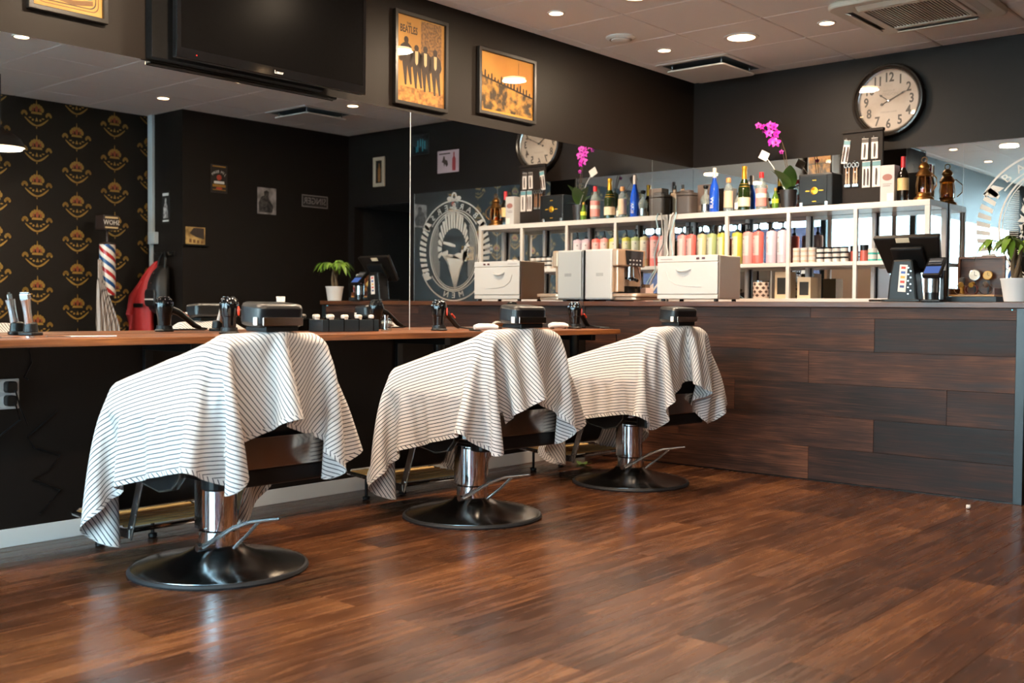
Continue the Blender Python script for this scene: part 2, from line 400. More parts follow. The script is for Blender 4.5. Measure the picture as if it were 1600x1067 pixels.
# ------------------------------------------------------------------ ceiling fixtures and their light
LAMP_ON = emit('lamp_disc', '#ffd2a0', 16); LAMP_WARM = (1.0, .77, .54)
RIMM = mat('lamp_rim', '#d9cfc6', .35)
def downlight(x, y, r, power, label, cat='ceiling light', spot=False):
    t = thing('ceiling_light', label, cat, (x, y, HC), group='recessed ceiling lights')
    obj('rim', MB().ring(ell(r*1.28, r*1.28), ell(r, r), -.007, .0), RIMM, t, smooth=True)
    obj('lens', MB().lathe([(0, -.018*r/.088), (r*.5, -.016*r/.088), (r*.85, -.009*r/.088), (r*.99, -.004), (r*.99, -.001)], 28), LAMP_ON, t, smooth=True)
    if spot:
        l = bpy.data.lights.new('lamp', 'SPOT'); l.spot_size = radians(75); l.spot_blend = .6; l.shadow_soft_size = .03
    else:
        l = bpy.data.lights.new('lamp', 'AREA'); l.shape = 'DISK'; l.size = 2*r
    l.energy = power; l.color = LAMP_WARM
    o = bpy.data.objects.new('lamp', l); COL.objects.link(o); o.parent = t; o.location = (0, 0, -.024)
    return t
for y, w in ((1.4, 'nearest the shop front'), (2.6, 'above the nearest barber chair'), (3.8, 'above the middle barber chair'), (5.02, 'above the far barber chair'), (6.2, 'next to the corner air vent')):
    downlight(.417, y, .042, 13, 'small warm spotlight near the mirror wall, ' + w, spot=True)
for y, w in ((1.4, 'of the row nearest the shop front'), (2.6, 'over the nearest barber chair'), (3.8, 'over the middle barber chair'), (5.02, 'cut by the top of the photo'), (6.22, 'over the bar, beside the ceiling cassette')):
    downlight(.99, y, .088, 42, 'large round warm downlight ' + w)
downlight(1.563, 6.24, .044, 12, 'small warm spotlight between the large downlight and the ceiling cassette', spot=True)
for x, y, w in ((2.66, 3.23, 'seen in the mirror at the frame edge'), (2.71, 4.97, 'seen in the mirror under the television'), (2.8, 6.19, 'seen in the mirror beside the ceiling vent'), (3.8, 4.95, 'seen in the mirror before the papered wall')):
    downlight(x, y, .046, 9, 'small warm spotlight on the far side, ' + w, spot=True)
for y, w in ((1.2, 'near the shop front'), (2.4, 'further inside')):
    downlight(2.71, y, .088, 22, 'large round downlight in the middle of the shop, ' + w)
t = thing('round_air_vent', 'round white disc air valve on the ceiling between two small spotlights', 'vent', (.384, 5.734, HC))
obj('rim', MB().lathe([(.097, 0), (.097, -.006), (.085, -.016), (.074, -.018), (.07, -.008), (.07, 0)], 32, cap=False), RIMM, t, smooth=True)
obj('valve_disc', MB().lathe([(0, -.034), (.045, -.031), (.062, -.022), (.062, -.016), (0, -.014)], 32), RIMM, t, smooth=True)
# square diffusers with a dropped plate
def square_vent(x, y, label):
    t = thing('square_air_vent', label, 'vent', (x, y, HC), group='square ceiling diffusers')
    obj('frame', MB().ring(rrect(.59, .59, .02), rrect(.52, .52, .02), -.006, 0), RIMM, t)
    obj('opening', MB().prism(rrect(.53, .53, .02), -.003, -.0005), mat('vent_dark', '#3a4246', .6), t)
    obj('plate', MB().prism(rrect(.47, .47, .03), -.052, -.040), RIMM, t, bevel=.004)
    for a, c in ((-.2, -.2), (.2, -.2), (.2, .2), (-.2, .2)): obj('hanger', MB().cyl((a, c, -.041), (a, c, -.002), .006, 8), STEEL, t)
square_vent(.4, 6.845, 'square white ceiling diffuser with dropped plate in the corner above the bottles')
square_vent(3.4, 6.2, 'square white ceiling diffuser over the bar end, seen in the mirror under the television')
t = thing('air_conditioner', 'cream ceiling cassette air conditioner with a slatted grille', 'air conditioner', (2.12, 6.24, HC))
CRM = mat('cassette_cream', '#cdbfae', .4)
obj('body', MB().ring(rrect(.80, .80, .09, 6), rrect(.50, .50, .03, 6), -.035, 0), CRM, t, smooth=True, bevel=.012)
obj('grille_back', MB().prism(rrect(.5, .5, .02), -.026, -.004), mat('grille_dark', '#2c2620', .6), t)
obj('grille_frame', MB().ring(rrect(.51, .51, .02, 6), rrect(.455, .455, .01, 6), -.044, -.03), CRM, t, bevel=.003)
sm = None
for i in range(24):
    if sm is None: o = obj('slat', MB().box(-.003, .003, -.227, .227, -.040, -.030), CRM, t, bevel=.001); sm = o.data
    else: o = bpy.data.objects.new('slat', sm); COL.objects.link(o); o.parent = t
    o.location = (-.214+i*.0186, 0, 0)
for a in range(4):
    M_ = RZ(90*a)
    obj('louvre', MB().box(-.24, .24, .29, .335, -.0365, -.030, M_), mat('louvre_dark', '#5a5148', .5), t)
    obj('louvre_blade', MB().box(-.235, .235, -.02, .02, -.003, .003, M_ @ T((0, .318, -.042)) @ RX(25)), CRM, t, bevel=.001)

# ------------------------------------------------------------------ barber chairs (local x = towards the back of the chair)
BANDM = mat('brushed_band', '#b9aca2', .16, 1)
SLATM = mat('footrest_brass', '#e0b878', .4, .3)
def barber_chair(loc, rz, label):
    t = thing('barber_chair', label, 'barber chair', loc, rz, group='barber chairs under striped capes')
    obj('base', MB().lathe([(0, .004), (.318, .004), (.325, .010), (.322, .020), (.300, .028), (.22, .042), (.14, .062), (.098, .082), (.086, .096), (0, .096)], 64), DCHROME, t, smooth=True, angle=50)
    obj('rubber_ring', MB().lathe([(.318, 0), (.333, .0), (.336, .008), (.331, .017), (.322, .019)], 64, cap=False), RUBBER, t, smooth=True)
    obj('pedestal', MB().lathe([(.076, .085), (.076, .15), (.066, .155), (.066, .33), (.060, .335), (.060, .40)], 40), CHROME, t, smooth=True)
    p = obj('pedestal_cover', MB().prism(rrect(.055, .19, .006), 0, .012, T((-.018, -.067, .255)) @ RX(90)), CHROME, t, bevel=.002)
    lv = obj('pump_lever', MB().tube([(.045, -.105, .105), (.10, -.108, .13), (.22, -.085, .20), (.29, -.06, .228), (.42, -.03, .252)], [.010, .009, .008, .007, .005], 10), LEVER, t, smooth=True)
    obj('lever_fork', MB().tube([(.14, -.03, .105), (.24, -.04, .17), (.33, -.05, .235)], .006, 8), LEVER, lv, smooth=True)
    obj('lever_pivot', MB().cyl((.045, -.125, .105), (.045, -.055, .105), .014, 14), DCHROME, lv, smooth=True)
    obj('mechanism', MB().prism(rrect(.50, .34, .05), .375, .405).box(-.12, .12, -.09, .09, .345, .376), BLACK, t, bevel=.006)
    obj('seat', MB().prism(rrect(.54, .50, .06, 6), .43, .545, T((-.03, 0, 0))), LEATHER, t, smooth=True, bevel=.03)
    obj('seat_pan', MB().prism(rrect(.52, .50, .06, 6), .405, .432, T((-.03, 0, 0))), DCHROME, t, bevel=.004)
    B = T((.29, 0, .685)) @ RY(7)
    obj('backrest', MB().prism(rrect(.43, .39, .07, 6), -.04, .04, B @ RY(90) @ RZ(90)), LEATHER, t, smooth=True, bevel=.028)
    # polished kick band wrapped round the foot of the backrest
    P = [(.27, -.295), (.335, -.26), (.352, -.2), (.352, .2), (.335, .26), (.27, .295)]
    Q = [(x-.008, y*.975) for x, y in P]
    obj('back_band', MB().prism(P+Q[::-1], .425, .535), BANDM, t, smooth=True, bevel=.001)
    obj('back_shell', MB().prism(rrect(.10, .50, .04), .36, .425, T((.29, 0, 0))), BLACK, t, bevel=.008)
    for s in (-1, 1):
        y0, y1 = sorted((s*.262, s*.296))
        # arm: padded top rail on a dark side valance with a bright rim
        obj('armrest', MB().prism(rrect(.50, .036, .015), .665, .705, T((-.01, s*.276, 0))), LEATHER, t, smooth=True, bevel=.012)
        val = [(-.20, .66), (-.22, .50), (-.17, .41), (-.05, .355), (.07, .335), (.15, .352), (.20, .40), (.215, .50), (.21, .66)]
        M_ = Matrix(((1, 0, 0, 0), (0, 0, 1, 0), (0, 1, 0, 0), (0, 0, 0, 1)))
        v = obj('side_panel', MB().prism(val[::-1], y0+.006, y1-.006, M_), BLACK, t, bevel=.003)
        inn = [(x*.97, .5+(z-.5)*.965) for x, z in val]
        obj('rim', MB().ring(val[::-1], inn[::-1], y0+.004, y1-.002, M_), STEEL, v)
        # bright strap bar from seat to footrest
        b = obj('footrest_bar', MB().box(-.018, .018, -.004, .004, 0, .31, T((-.245, s*.235, .115)) @ RY(20)), STEEL, t, bevel=.002)
        obj('bolt', MB().cyl((-.225, s*.235-.008, .16), (-.225, s*.235+.008, .16), .007, 10), CHROME, b, smooth=True)
        obj('footrest_bracket', MB().box(-.36, -.235, s*.238-.004, s*.238+.004, .115, .150), STEEL, t, bevel=.003)
    obj('calf_pad', MB().prism(rrect(.30, .40, .04), -.03, .03, T((-.40, 0, .33)) @ RY(-66)), LEATHER, t, smooth=True, bevel=.02)
    fr = obj('footrest', MB().tube([(-.28, -.232, .135), (-.70, -.225, .15), (-.735, -.19, .155), (-.735, .19, .155), (-.70, .225, .15), (-.28, .232, .135)], .011, 8).tube([(-.28, -.232, .135), (-.28, .232, .135)], .009, 8), CHROME, t, smooth=True)
    for i in range(9):
        x = -.71+i*.050
        obj('slat', MB().box(x-.009, x+.009, -.222, .222, .146, .156), SLATM, fr, bevel=.002)
    for s in (-1, 1):
        obj('glide', MB().lathe([(.014, 0), (.02, .004), (.02, .016), (.008, .02), (.008, .142)], 14, T((-.69, s*.12, 0))), BLACK, t, smooth=True)
    # headrest
    hp = obj('headrest_post', MB().cyl((.315, 0, .86), (.325, 0, .93), .016, 12).box(.275, .395, -.07, .07, .912, .929), BLACK, t, bevel=.002)
    obj('clamp_knob', MB().cyl((.34, -.02, .885), (.385, -.02, .885), .008, 10), CHROME, hp, smooth=True)
    h = obj('headrest', MB().prism(rrect(.135, .20, .035, 6), -.042, .042, T((.333, 0, .971)) @ RY(5)), LEATHER, t, smooth=True, bevel=.016)
    obj('headrest_band', MB().box(.397, .4025, -.086, .086, .932, .962), BANDM, h, bevel=.002)
    obj('care_tag', MB().box(.365, .386, -.1022, -.1, .934, .962), PAPER, h)
    return t
CH = [((.949, 2.33, 0), radians(-.5), 'barber chair standing nearest the camera, wall socket end of the bench'),
      ((.952, 3.74, 0), radians(-5), 'middle barber chair of the three, lever pointing at the bar'),
      ((.944, 5.085, 0), radians(-7), 'barber chair standing closest to the bar counter')]
for c in CH: barber_chair(*c)

# ------------------------------------------------------------------ striped capes: a small cloth solver lets each one fall over its chair
def poly(*pl):
    """convex block from planes (normal x, y, z and a point on each)"""
    N = np.array([p[:3] for p in pl], float); N /= np.linalg.norm(N, axis=1)[:, None]
    return N, (N*np.array([p[3:] for p in pl], float)).sum(1)
def slab(x0, x1, y, z0, z1): return poly((-1,0,0, x0,0,0), (1,0,0, x1,0,0), (0,1,0, 0,y,0), (0,-1,0, 0,-y,0), (0,0,1, 0,0,z1), (0,0,-1, 0,0,z0))
COLL = [slab(-.262, .30, .298, .36, .702),
        poly((-1,0,.12, .245,0,.70), (1,0,-.10, .372,0,.86), (0,1,.10, 0,.232,.80), (0,-1,.10, 0,-.232,.80), (0,0,1, 0,0,.898), (0,.7,.7, 0,.20,.888), (0,-.7,.7, 0,-.20,.888), (.7,0,.7, .355,0,.885), (-.7,0,.7, .275,0,.885), (0,0,-1, 0,0,.5)),
        slab(.2, .345, .30, .36, .60),
        poly((-.30,0,1, -.262,0,.703), (0,1,.34, 0,.298,.70), (0,-1,.34, 0,-.298,.70), (1,0,0, .32,0,0), (-1,0,0, -.262,0,0), (0,0,-1, 0,0,.6), (0,0,1, 0,0,.897)),
        poly((-.926,0,.378, -.268,0,.69), (0,1,0, 0,.25,0), (0,-1,0, 0,-.25,0), (1,0,0, -.1,0,0), (0,0,-1, 0,0,.11), (0,0,1, 0,0,.68)),
        slab(-.745, -.26, .238, .10, .165), slab(.27, .40, .105, .913, 1.01)]
def collide(X):
    for N, d in COLL:
        D = X @ N.T - d - .006
        k = D.argmax(-1); sd = np.take_along_axis(D, k[..., None], -1)
        X = X-np.minimum(sd, 0)*N[k]
    X[..., 2] = np.maximum(X[..., 2], .012)
    return X
NECK = np.array([.335, 0, .91])
def solve(X, U, V, steps, iters, rng, friction=.55, shear=.16, bend=.08, grav=2.2):
    """X: (batch, nu, nv, 3); U, V: flat pattern coordinates"""
    R2 = np.hypot(U, V); pin = R2 < .085
    ang = np.arctan2(V, -U); rad = np.maximum(R2*.95, .03)
    PX = np.stack([NECK[0]+np.cos(ang)*rad*.9, np.sin(ang)*rad, np.full_like(rad, NECK[2])+.0*rad], -1)
    nb, nu, nv = X.shape[:3]
    def cut(n, d, st):
        m = (n-d-st+1)//2
        return slice(st, st+2*m-1, 2), slice(st+d, st+d+2*m-1, 2)
    G, J, al = [], [], slice(None)
    def link(dst, A, B, k):
        L = np.hypot(U[B]-U[A], V[B]-V[A])[None, ..., None]; dst.append(((al,)+A, (al,)+B, L, k))
    for st in (0, 1):
        ra, rb = cut(nu, 1, st); ca, cb = cut(nv, 1, st)
        link(G, (ra, al), (rb, al), .5); link(G, (al, ca), (al, cb), .5)
        link(G, (ra, slice(0, nv-1)), (rb, slice(1, nv)), shear); link(G, (ra, slice(1, nv)), (rb, slice(0, nv-1)), shear)
    link(J, (slice(0, nu-2), al), (slice(2, nu), al), bend); link(J, (al, slice(0, nv-2)), (al, slice(2, nv)), bend)
    W = np.where(pin, 0., 1.)[:, :, None]
    Vv = np.zeros_like(X); dt = 1/40
    for s in range(steps):
        Xp = X.copy(); Vv *= .975; Vv[..., 2] -= grav*dt*W[..., 0]
        X = X+Vv*dt*W; X[:, pin] = PX[pin]
        for it in range(iters):
            for A0, B0, L, k in G:
                a = X[A0]; d = X[B0]-a
                ln = np.sqrt((d*d).sum(-1, keepdims=True))+1e-9
                cor = d*((ln-L)/ln)*k
                X[A0] = a+cor*W[A0[1:]][None] ; X[B0] -= cor*W[B0[1:]][None]
            for A0, B0, L, k in J:
                d = X[B0]-X[A0]; ln = np.sqrt((d*d).sum(-1, keepdims=True))+1e-9
                cor = d*((ln-L)/ln)*k
                D = np.zeros_like(X); D[A0] += cor; D[B0] -= cor; X = X+D*W
            X[:, pin] = PX[pin]
            if it % 3 == 2 or it == iters-1: X = collide(X)
        Y = collide(X); 
        Vn = (Y-Xp)/dt
        touched = np.linalg.norm(Y-X, axis=-1) > 0
        X = Y
        con = (np.linalg.norm(collide(X+np.array([0, 0, -.004]))-(X+np.array([0, 0, -.004])), axis=-1) > .0005)
        Vn[con] *= (1-friction)
        Vv = np.clip(Vn, -4, 4)
        X[:, pin] = PX[pin]
    return X
def grid(L0, L1, W, nu, nv, cornered=True):
    U, V = np.meshgrid(np.linspace(-L0, L1, nu), np.linspace(-W/2, W/2, nv), indexing='ij')
    if not cornered: return U, V
    k = 1-.13*(np.where(U < 0, -U/L0, U/L1)*np.abs(V)*2/W)**4       # rounded corners
    return U*k, V*k
def capes():
    rng = np.random.RandomState(4)
    L0, L1, Wd = .385, 1.17, 1.33
    nu, nv = 49, 38
    U, V = grid(L0, L1, Wd, nu, nv)
    X = np.stack([NECK[0]-U, V, np.full_like(U, .955)], -1)[None].repeat(3, 0)
    sk = [(.0, .0), (.03, .02), (-.035, -.015)]
    for b, (r, sh) in enumerate(sk):       # each cape sits a little differently
        c, s = cos(r), sin(r); x, y = X[b, ..., 0]-NECK[0], X[b, ..., 1].copy()
        X[b, ..., 0] = NECK[0]+c*x-s*y; X[b, ..., 1] = s*x+c*y+sh*np.clip(U/.5, 0, 1)
        X[b, ..., 2] += .006*rng.randn(nu, nv)
    X = solve(X, U, V, 170, 14, rng)
    # refine
    nu2, nv2 = 2*nu-1, 2*nv-1
    Y = np.zeros((3, nu2, nv2, 3)); Y[:, ::2, ::2] = X
    Y[:, 1::2, ::2] = (X[:, 1:]+X[:, :-1])/2; Y[:, :, 1::2] = (Y[:, :, 2::2]+Y[:, :, :-1:2])/2
    U, V = grid(L0, L1, Wd, nu2, nv2)
    Y = solve(Y, U, V, 30, 30, rng, grav=1.2)
    return Y, U, V, L0, L1, Wd
def cape_material():
    t = NT('striped_cape'); b = t.bsdf(None, .75); b.inputs['Sheen Weight'].default_value = .15
    a = t.n('UVMap', uv_map='stripe'); c = t.n('UVMap', uv_map='hem')
    s1 = t.n('SeparateXYZ'); s2 = t.n('SeparateXYZ'); t.l(a.outputs[0], s1.inputs[0]); t.l(c.outputs[0], s2.inputs[0])
    st = t.math('LESS_THAN', t.math('FRACT', s1.outputs[0]), .23)
    hm = t.math('LESS_THAN', t.math('FRACT', s1.outputs[1]), .22)
    inh = t.math('LESS_THAN', s2.outputs[0], .016)
    v = t.math('ADD', t.math('MULTIPLY', hm, inh), t.math('MULTIPLY', st, t.math('SUBTRACT', 1, inh)))
    nz = t.n('TexNoise'); nz.inputs['Scale'].default_value = 900
    mx = t.n('MixRGB'); mx.inputs[1].default_value = lin('#d9d3d0'); mx.inputs[2].default_value = lin('#1b2130')
    t.l(v, mx.inputs[0]); t.l(mx.outputs[0], b.inputs['Base Color'])
    bp = t.n('Bump'); bp.inputs['Strength'].default_value = .15; bp.inputs['Distance'].default_value = .001
    t.l(nz.outputs[0], bp.inputs['Height']); t.l(bp.outputs[0], b.inputs['Normal'])
    tr = t.n('BsdfTranslucent'); t.l(mx.outputs[0], tr.inputs[0]); ms = t.n('MixShader'); ms.inputs[0].default_value = .12
    t.l(b.outputs[0], ms.inputs[1]); t.l(tr.outputs[0], ms.inputs[2]); t.l(ms.outputs[0], t.o.inputs[0])
    return t.m
CAPE = cape_material()
def build_capes():
    Y, U, V, L0, L1, Wd = capes()
    nu, nv = U.shape
    av = np.abs(V); G0, G1 = grid(L0, L1, Wd, nu, nv, False); ag = np.abs(G1)
    s = np.where(U < 0, av+.36*np.maximum(-U-.02, 0), av)/.0155+.5
    edge = np.minimum(np.minimum(G0+L0, L1-G0), Wd/2-ag)
    # trim: on side hems run with the length, on the others with the width, always slanting
    hemc = (U+np.sign(V+1e-9)*(Wd/2-ag)*.8)/.022
    endh = np.minimum(G0+L0, L1-G0) < (Wd/2-ag)
    hemc = np.where(endh, (V+.8*np.minimum(G0+L0, L1-G0))/.022, hemc)
    idx = np.arange(nu*nv).reshape(nu, nv); keep = np.hypot(U, V) > .04
    F = [(idx[i, j], idx[i, j+1], idx[i+1, j+1], idx[i+1, j]) for i in range(nu-1) for j in range(nv-1) if keep[i, j] and keep[i+1, j] and keep[i, j+1] and keep[i+1, j+1]]
    F = [tuple(int(k) for k in f) for f in F]
    labs = ['white striped barber cape draped over the chair nearest the camera', 'white striped barber cape draped over the middle chair', 'white striped barber cape draped over the chair by the bar']
    for b in range(3):
        me = bpy.data.meshes.new('barber_cape'); me.from_pydata(Y[b].reshape(-1, 3).tolist(), [], F); me.update()
        for nm, A, B in (('stripe', s, hemc), ('hem', edge, edge*0)):
            uv = me.uv_layers.new(name=nm); A, B = A.ravel(), B.ravel()
            vi = np.zeros(len(me.loops), dtype=int); me.loops.foreach_get('vertex_index', vi)
            uv.data.foreach_set('uv', np.stack([A[vi], B[vi]], -1).ravel())
        bm = bmesh.new(); bm.from_mesh(me); bmesh.ops.delete(bm, geom=[v for v in bm.verts if not v.link_faces], context='VERTS'); bm.to_mesh(me); bm.free()
        o = obj('barber_cape', me, CAPE, smooth='all', sub=1)
        o.location = CH[b][0]; o.rotation_euler = (0, 0, CH[b][1])
        tag(o, labs[b], 'cape', 'striped barber capes')
build_capes()

# ------------------------------------------------------------------ television and framed pictures on the left wall
PGLASS = glass('picture_glass', '#ffffff', 1.2)
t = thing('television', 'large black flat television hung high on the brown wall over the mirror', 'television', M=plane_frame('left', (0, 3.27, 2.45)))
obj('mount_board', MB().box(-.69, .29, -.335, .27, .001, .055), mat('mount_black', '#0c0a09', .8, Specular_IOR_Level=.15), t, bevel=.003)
TV = T((-.06, -.012, .12)) @ RX(.5)
obj('housing', MB().box(-.555, .555, -.32, .32, -.02, .02, TV).box(-.25, .25, -.2, .2, -.075, -.02, TV), BLACK, t, bevel=.006)
obj('screen', MB().box(-.535, .535, -.275, .303, .0195, .0215, TV), mat('tv_screen', '#0a0909', .28, Specular_IOR_Level=.012), t)
obj('bezel', MB().ring([(-.556, -.321), (.556, -.321), (.556, .321), (-.556, .321)], [(-.536, -.276), (.536, -.276), (.536, .304), (-.536, .304)], .018, .024, TV), GLOSSB, t, bevel=.0015)
text('brand_lettering', 'Luxor', .022, TV @ T((0, -.299, .0243)), mat('print_white', '#e8e4e0', .5), t)
obj('standby_light', MB().box(-.46, -.454, -.302, -.297, .024, .0246, TV), emit('led_red', '#ff3b30', 1.5), t)
INK = mat('ink_brown', '#33251c', .6); INK2 = mat('ink_mid', '#7a5228', .6)
def picture(name, label, wall, p, w, h, paper, fw=.022, fd=.028, fm=None, grp=None, border=.0, tilt=0, glazed=True):
    t = thing(name, label, 'picture', M=plane_frame(wall, p) @ (RX(tilt) if tilt else Matrix()), group=grp)
    if fw:
        obj('frame', MB().ring([(-w/2, -h/2), (w/2, -h/2), (w/2, h/2), (-w/2, h/2)], [(-w/2+fw, -h/2+fw), (w/2-fw, -h/2+fw), (w/2-fw, h/2-fw), (-w/2+fw, h/2-fw)], .001, fd), fm or mat('frame_black', '#17130f', .3), t, bevel=.003)
    obj('print', MB().box(-w/2+fw*.9, w/2-fw*.9, -h/2+fw*.9, h/2-fw*.9, .001, fd*.45 if fw else .004), paper, t)
    if fw and glazed: obj('glass', MB().box(-w/2+fw*.95, w/2-fw*.95, -h/2+fw*.95, h/2-fw*.95, fd*.72, fd*.78), PGLASS, t)
    return t, (fd*.45 if fw else .004)
def print_noise(name, a, b, sc=6, thr=(.4, .6), rough=.6):
    t = NT(name); bs = t.bsdf(None, rough); c = t.n('TexCoord'); n = t.n('TexNoise'); n.inputs['Scale'].default_value = sc; n.inputs['Detail'].default_value = 5
    t.l(c.outputs['Object'], n.inputs['Vector']); t.l(t.ramp(n.outputs[0], [(thr[0], a), (thr[1], b)]), bs.inputs['Base Color']); return t.m
SEPIA = print_noise('sepia_paper', '#b98236', '#cb9646', 3)
def man(mb, x, y0, hgt, w, z):
    """a suited walking figure as a flat print"""
    H = lambda *P: mb.prism([(x+a*w, y0+b*hgt) for a, b in P], z, z+.0006)
    mb.prism([(x+.17*w*cos(k*pi/5), y0+hgt*.93+.075*hgt*sin(k*pi/5)) for k in range(10)], z, z+.0006)
    H((-.10, .0), (.02, .0), (.06, .42), (.30, .02), (.42, .03), (.34, .5), (.44, .55), (.5, .62), (.40, .80), (.16, .87), (-.16, .87), (-.42, .80), (-.52, .50), (-.36, .46), (-.30, .5))
# 1: tall sepia poster of four men
t, z = picture('framed_poster', 'tall framed sepia poster of four walking men, hung between television and smaller picture', 'left', (0, 4.294, 2.40), .42, .525, SEPIA, tilt=0)
obj('brick_house', MB().box(0, .165, -.02, .235, z, z+.0004), print_noise('print_bricks', '#6d4a28', '#a5763e', 70), t)
obj('pavement_print', MB().box(-.186, .186, -.24, -.155, z, z+.0004), print_noise('print_pavement', '#8a5a26', '#cf8f42', 30), t)
m_ = MB()
for x, y, hh in ((-.115, -.145, .27), (-.035, -.155, .245), (.035, -.165, .26), (.115, -.175, .265)): man(m_, x, y, hh, .105, z+.0005)
obj('men_print', m_, INK, t)
m_ = MB()
for x, y in ((-.035, .01), (.035, .01), (.115, .005)): m_.prism([(x-.012, y+.045), (x-.010, y-.02), (x, y-.035), (x+.011, y-.02), (x+.012, y+.045)][::-1], z+.0012, z+.0016)
obj('shirt_print', m_, mat('ink_pale', '#d8b988', .6), t)
text('title_lettering', 'BEATLES', .058, T((-.095, .165, z)), INK, t, sx=.62, bold=.0012)
text('title_lettering', 'THE', .019, T((-.095, .199, z)), INK, t, bold=.0004)
# 2: landscape amber picture, a plain dark hillside under an amber sky
t, z = picture('framed_picture', 'smaller framed amber picture of a dark skyline, hung towards the bar corner', 'left', (0, 5.043, 2.383), .54, .405, print_noise('amber_paper', '#c2802a', '#d3983c', 2.5))
P = [(-.247, -.165), (.247, -.165), (.247, -.045)]
rr = random.Random(5)
for i in range(21): P.append((.247-(i+1)*.0235, -.045+.075*(i+1)/21+rr.random()*.012))
obj('land_print', MB().prism(P, z, z+.0005), print_noise('print_land', '#3a2c18', '#c08a35', 22, (.42, .62)), t)
m_ = MB()
for i in range(16):
    x = -.235+i*.03; y = .028-.07*(i/15); hh = .02+.03*rr.random(); m_.prism([(x-.008, y), (x+.008, y), (x+.006, y+hh), (x, y+hh+.008), (x-.006, y+hh)], z+.0006, z+.001)
m_.box(-.247, .247, -.002, .008, z+.0006, z+.001, T((0, -.006, 0)) @ RZ(-8.5)).box(.105, .108, -.03, .16, z+.0006, z+.0009)
obj('skyline_print', m_, mat('ink_dark', '#241a12', .6), t)
# 3: colourful label print at the photo's upper edge
t, z = picture('framed_print', 'framed amber and green vintage print, cut by the upper edge beside the television', 'left', (0, 2.215, 2.46), .35, .475, SEPIA)
for i, r in enumerate((.018, .03)): obj('border_print', MB().ring(rrect(.31-2*r, .435-2*r, .03), rrect(.31-2*r-.008, .435-2*r-.008, .03), z, z+.0005), INK if i else INK2, t)
obj('green_print', MB().prism(rrect(.09, .10, .02, cx=.07, cy=-.10), z, z+.0004), mat('ink_green', '#5f8a63', .6), t)
obj('plum_print', MB().prism(ell(.05, .04, 16, .03, -.085), z+.0005, z+.0008), mat('ink_plum', '#4a3038', .6), t)
obj('ribbon_print', MB().prism([(-.11, -.165), (.02, -.185), (.11, -.17), (.11, -.15), (.02, -.165), (-.11, -.145)], z+.0005, z+.0008), INK2, t)
# ------------------------------------------------------------------ wall clock
t = thing('wall_clock', 'large round white wall clock with dark rim on the back wall', 'clock', M=plane_frame('back', (1.556, YB, 2.441)))
obj('rim', MB().lathe([(.246, .0005), (.250, .01), (.250, .05), (.243, .062), (.232, .064), (.222, .056), (.215, .03), (.215, .002)], 64, cap=False), mat('clock_rim', '#231d19', .25), t, smooth=True)
obj('inner_rim', MB().lathe([(.2145, .02), (.2145, .034), (.206, .030), (.206, .0205)], 64, cap=False), STEEL, t, smooth=True)
obj('dial', MB().lathe([(.2140, .012), (.2140, .022)], 64), print_noise('clock_dial', '#a9937f', '#c6b5a6', 5, (.3, .55)), t, smooth=True)
CK = mat('clock_ink', '#3b332d', .5); CK2 = mat('clock_ink_pale', '#9a8a7c', .6)
for n in range(1, 13):
    a = radians(90-30*n); r = .158
    text('numeral', str(n), .088, T((r*cos(a), r*sin(a), .0222)), CK, t, ext=.0007, sx=.8, bold=.0022)
for k, dy in ((.024, .068), (.036, .045)): text('dial_lettering', 'ANTIQUE' if k < .03 else 'LONDON', k*.8, T((0, dy, .0222)), CK2, t)
text('dial_lettering', 'CHELSEA LANE', .017, T((0, -.075, .0222)), CK2, t)
obj('minute_track', MB().ring(ell(.203, .203, 60), ell(.200, .200, 60), .0222, .0226), CK2, t)
def hand(nm, ang, L, w, tail, z):
    m_ = MB().prism([(-w, -tail*.4), (w, -tail*.4), (w*.8, L*.7), (w*2, L*.78), (0, L), (-w*2, L*.78), (-w*.8, L*.7)], z, z+.002, RZ(-ang))
    if tail: m_.prism(ell(.009, .011, 12, 0, -tail), z, z+.002, RZ(-ang)).box(-w*.6, w*.6, -tail, 0, z, z+.002, RZ(-ang))
    obj(nm, m_, CK, t)
hand('hour_hand', 306, .082, .0042, 0, .025); hand('minute_hand', 65, .135, .0032, .05, .028)
obj('hub', MB().lathe([(.008, .024), (.008, .033), (0, .035)], 14), STEEL, t, smooth=True)
obj('glass', MB().lathe([(.2135, .046), (.2135, .0475)], 48), PGLASS, t)
# ------------------------------------------------------------------ bearded-man logo printed on the back mirror
t = thing('logo_decal', 'white bearded man barbers logo in an oval on the back mirror', 'decal', M=plane_frame('back', (2.605, YB-.0052, 1.54)) @ Matrix.Diagonal((1.08, .90, 1, 1)))
LW = mat('vinyl_white', '#d9d3cb', .6); z0, z1 = 0, .0004
def arc(a0, a1, rx, ry, n=24, cx=0, cy=0): return [(cx+rx*cos(radians(a0+(a1-a0)*i/n)), cy+ry*sin(radians(a0+(a1-a0)*i/n))) for i in range(n+1)]
def band(mb, a0, a1, rx0, ry0, rx1, ry1, n=24):
    A, B_ = arc(a0, a1, rx0, ry0, n), arc(a0, a1, rx1, ry1, n)
    for i in range(n): mb.prism([A[i], A[i+1], B_[i+1], B_[i]], z0, z1)
m_ = MB(); 
band(m_, 0, 360, .300, .415, .289, .403, 56); band(m_, 0, 360, .278, .392, .273, .386, 56)
obj('oval_ring', m_, LW, t)
m_ = MB()
band(m_, 28, 152, .440, .530, .428, .517, 30); band(m_, 38, 142, .345, .430, .336, .421, 24)
band(m_, 208, 332, .440, .530, .428, .517, 30); band(m_, 218, 322, .345, .430, .336, .421, 24)
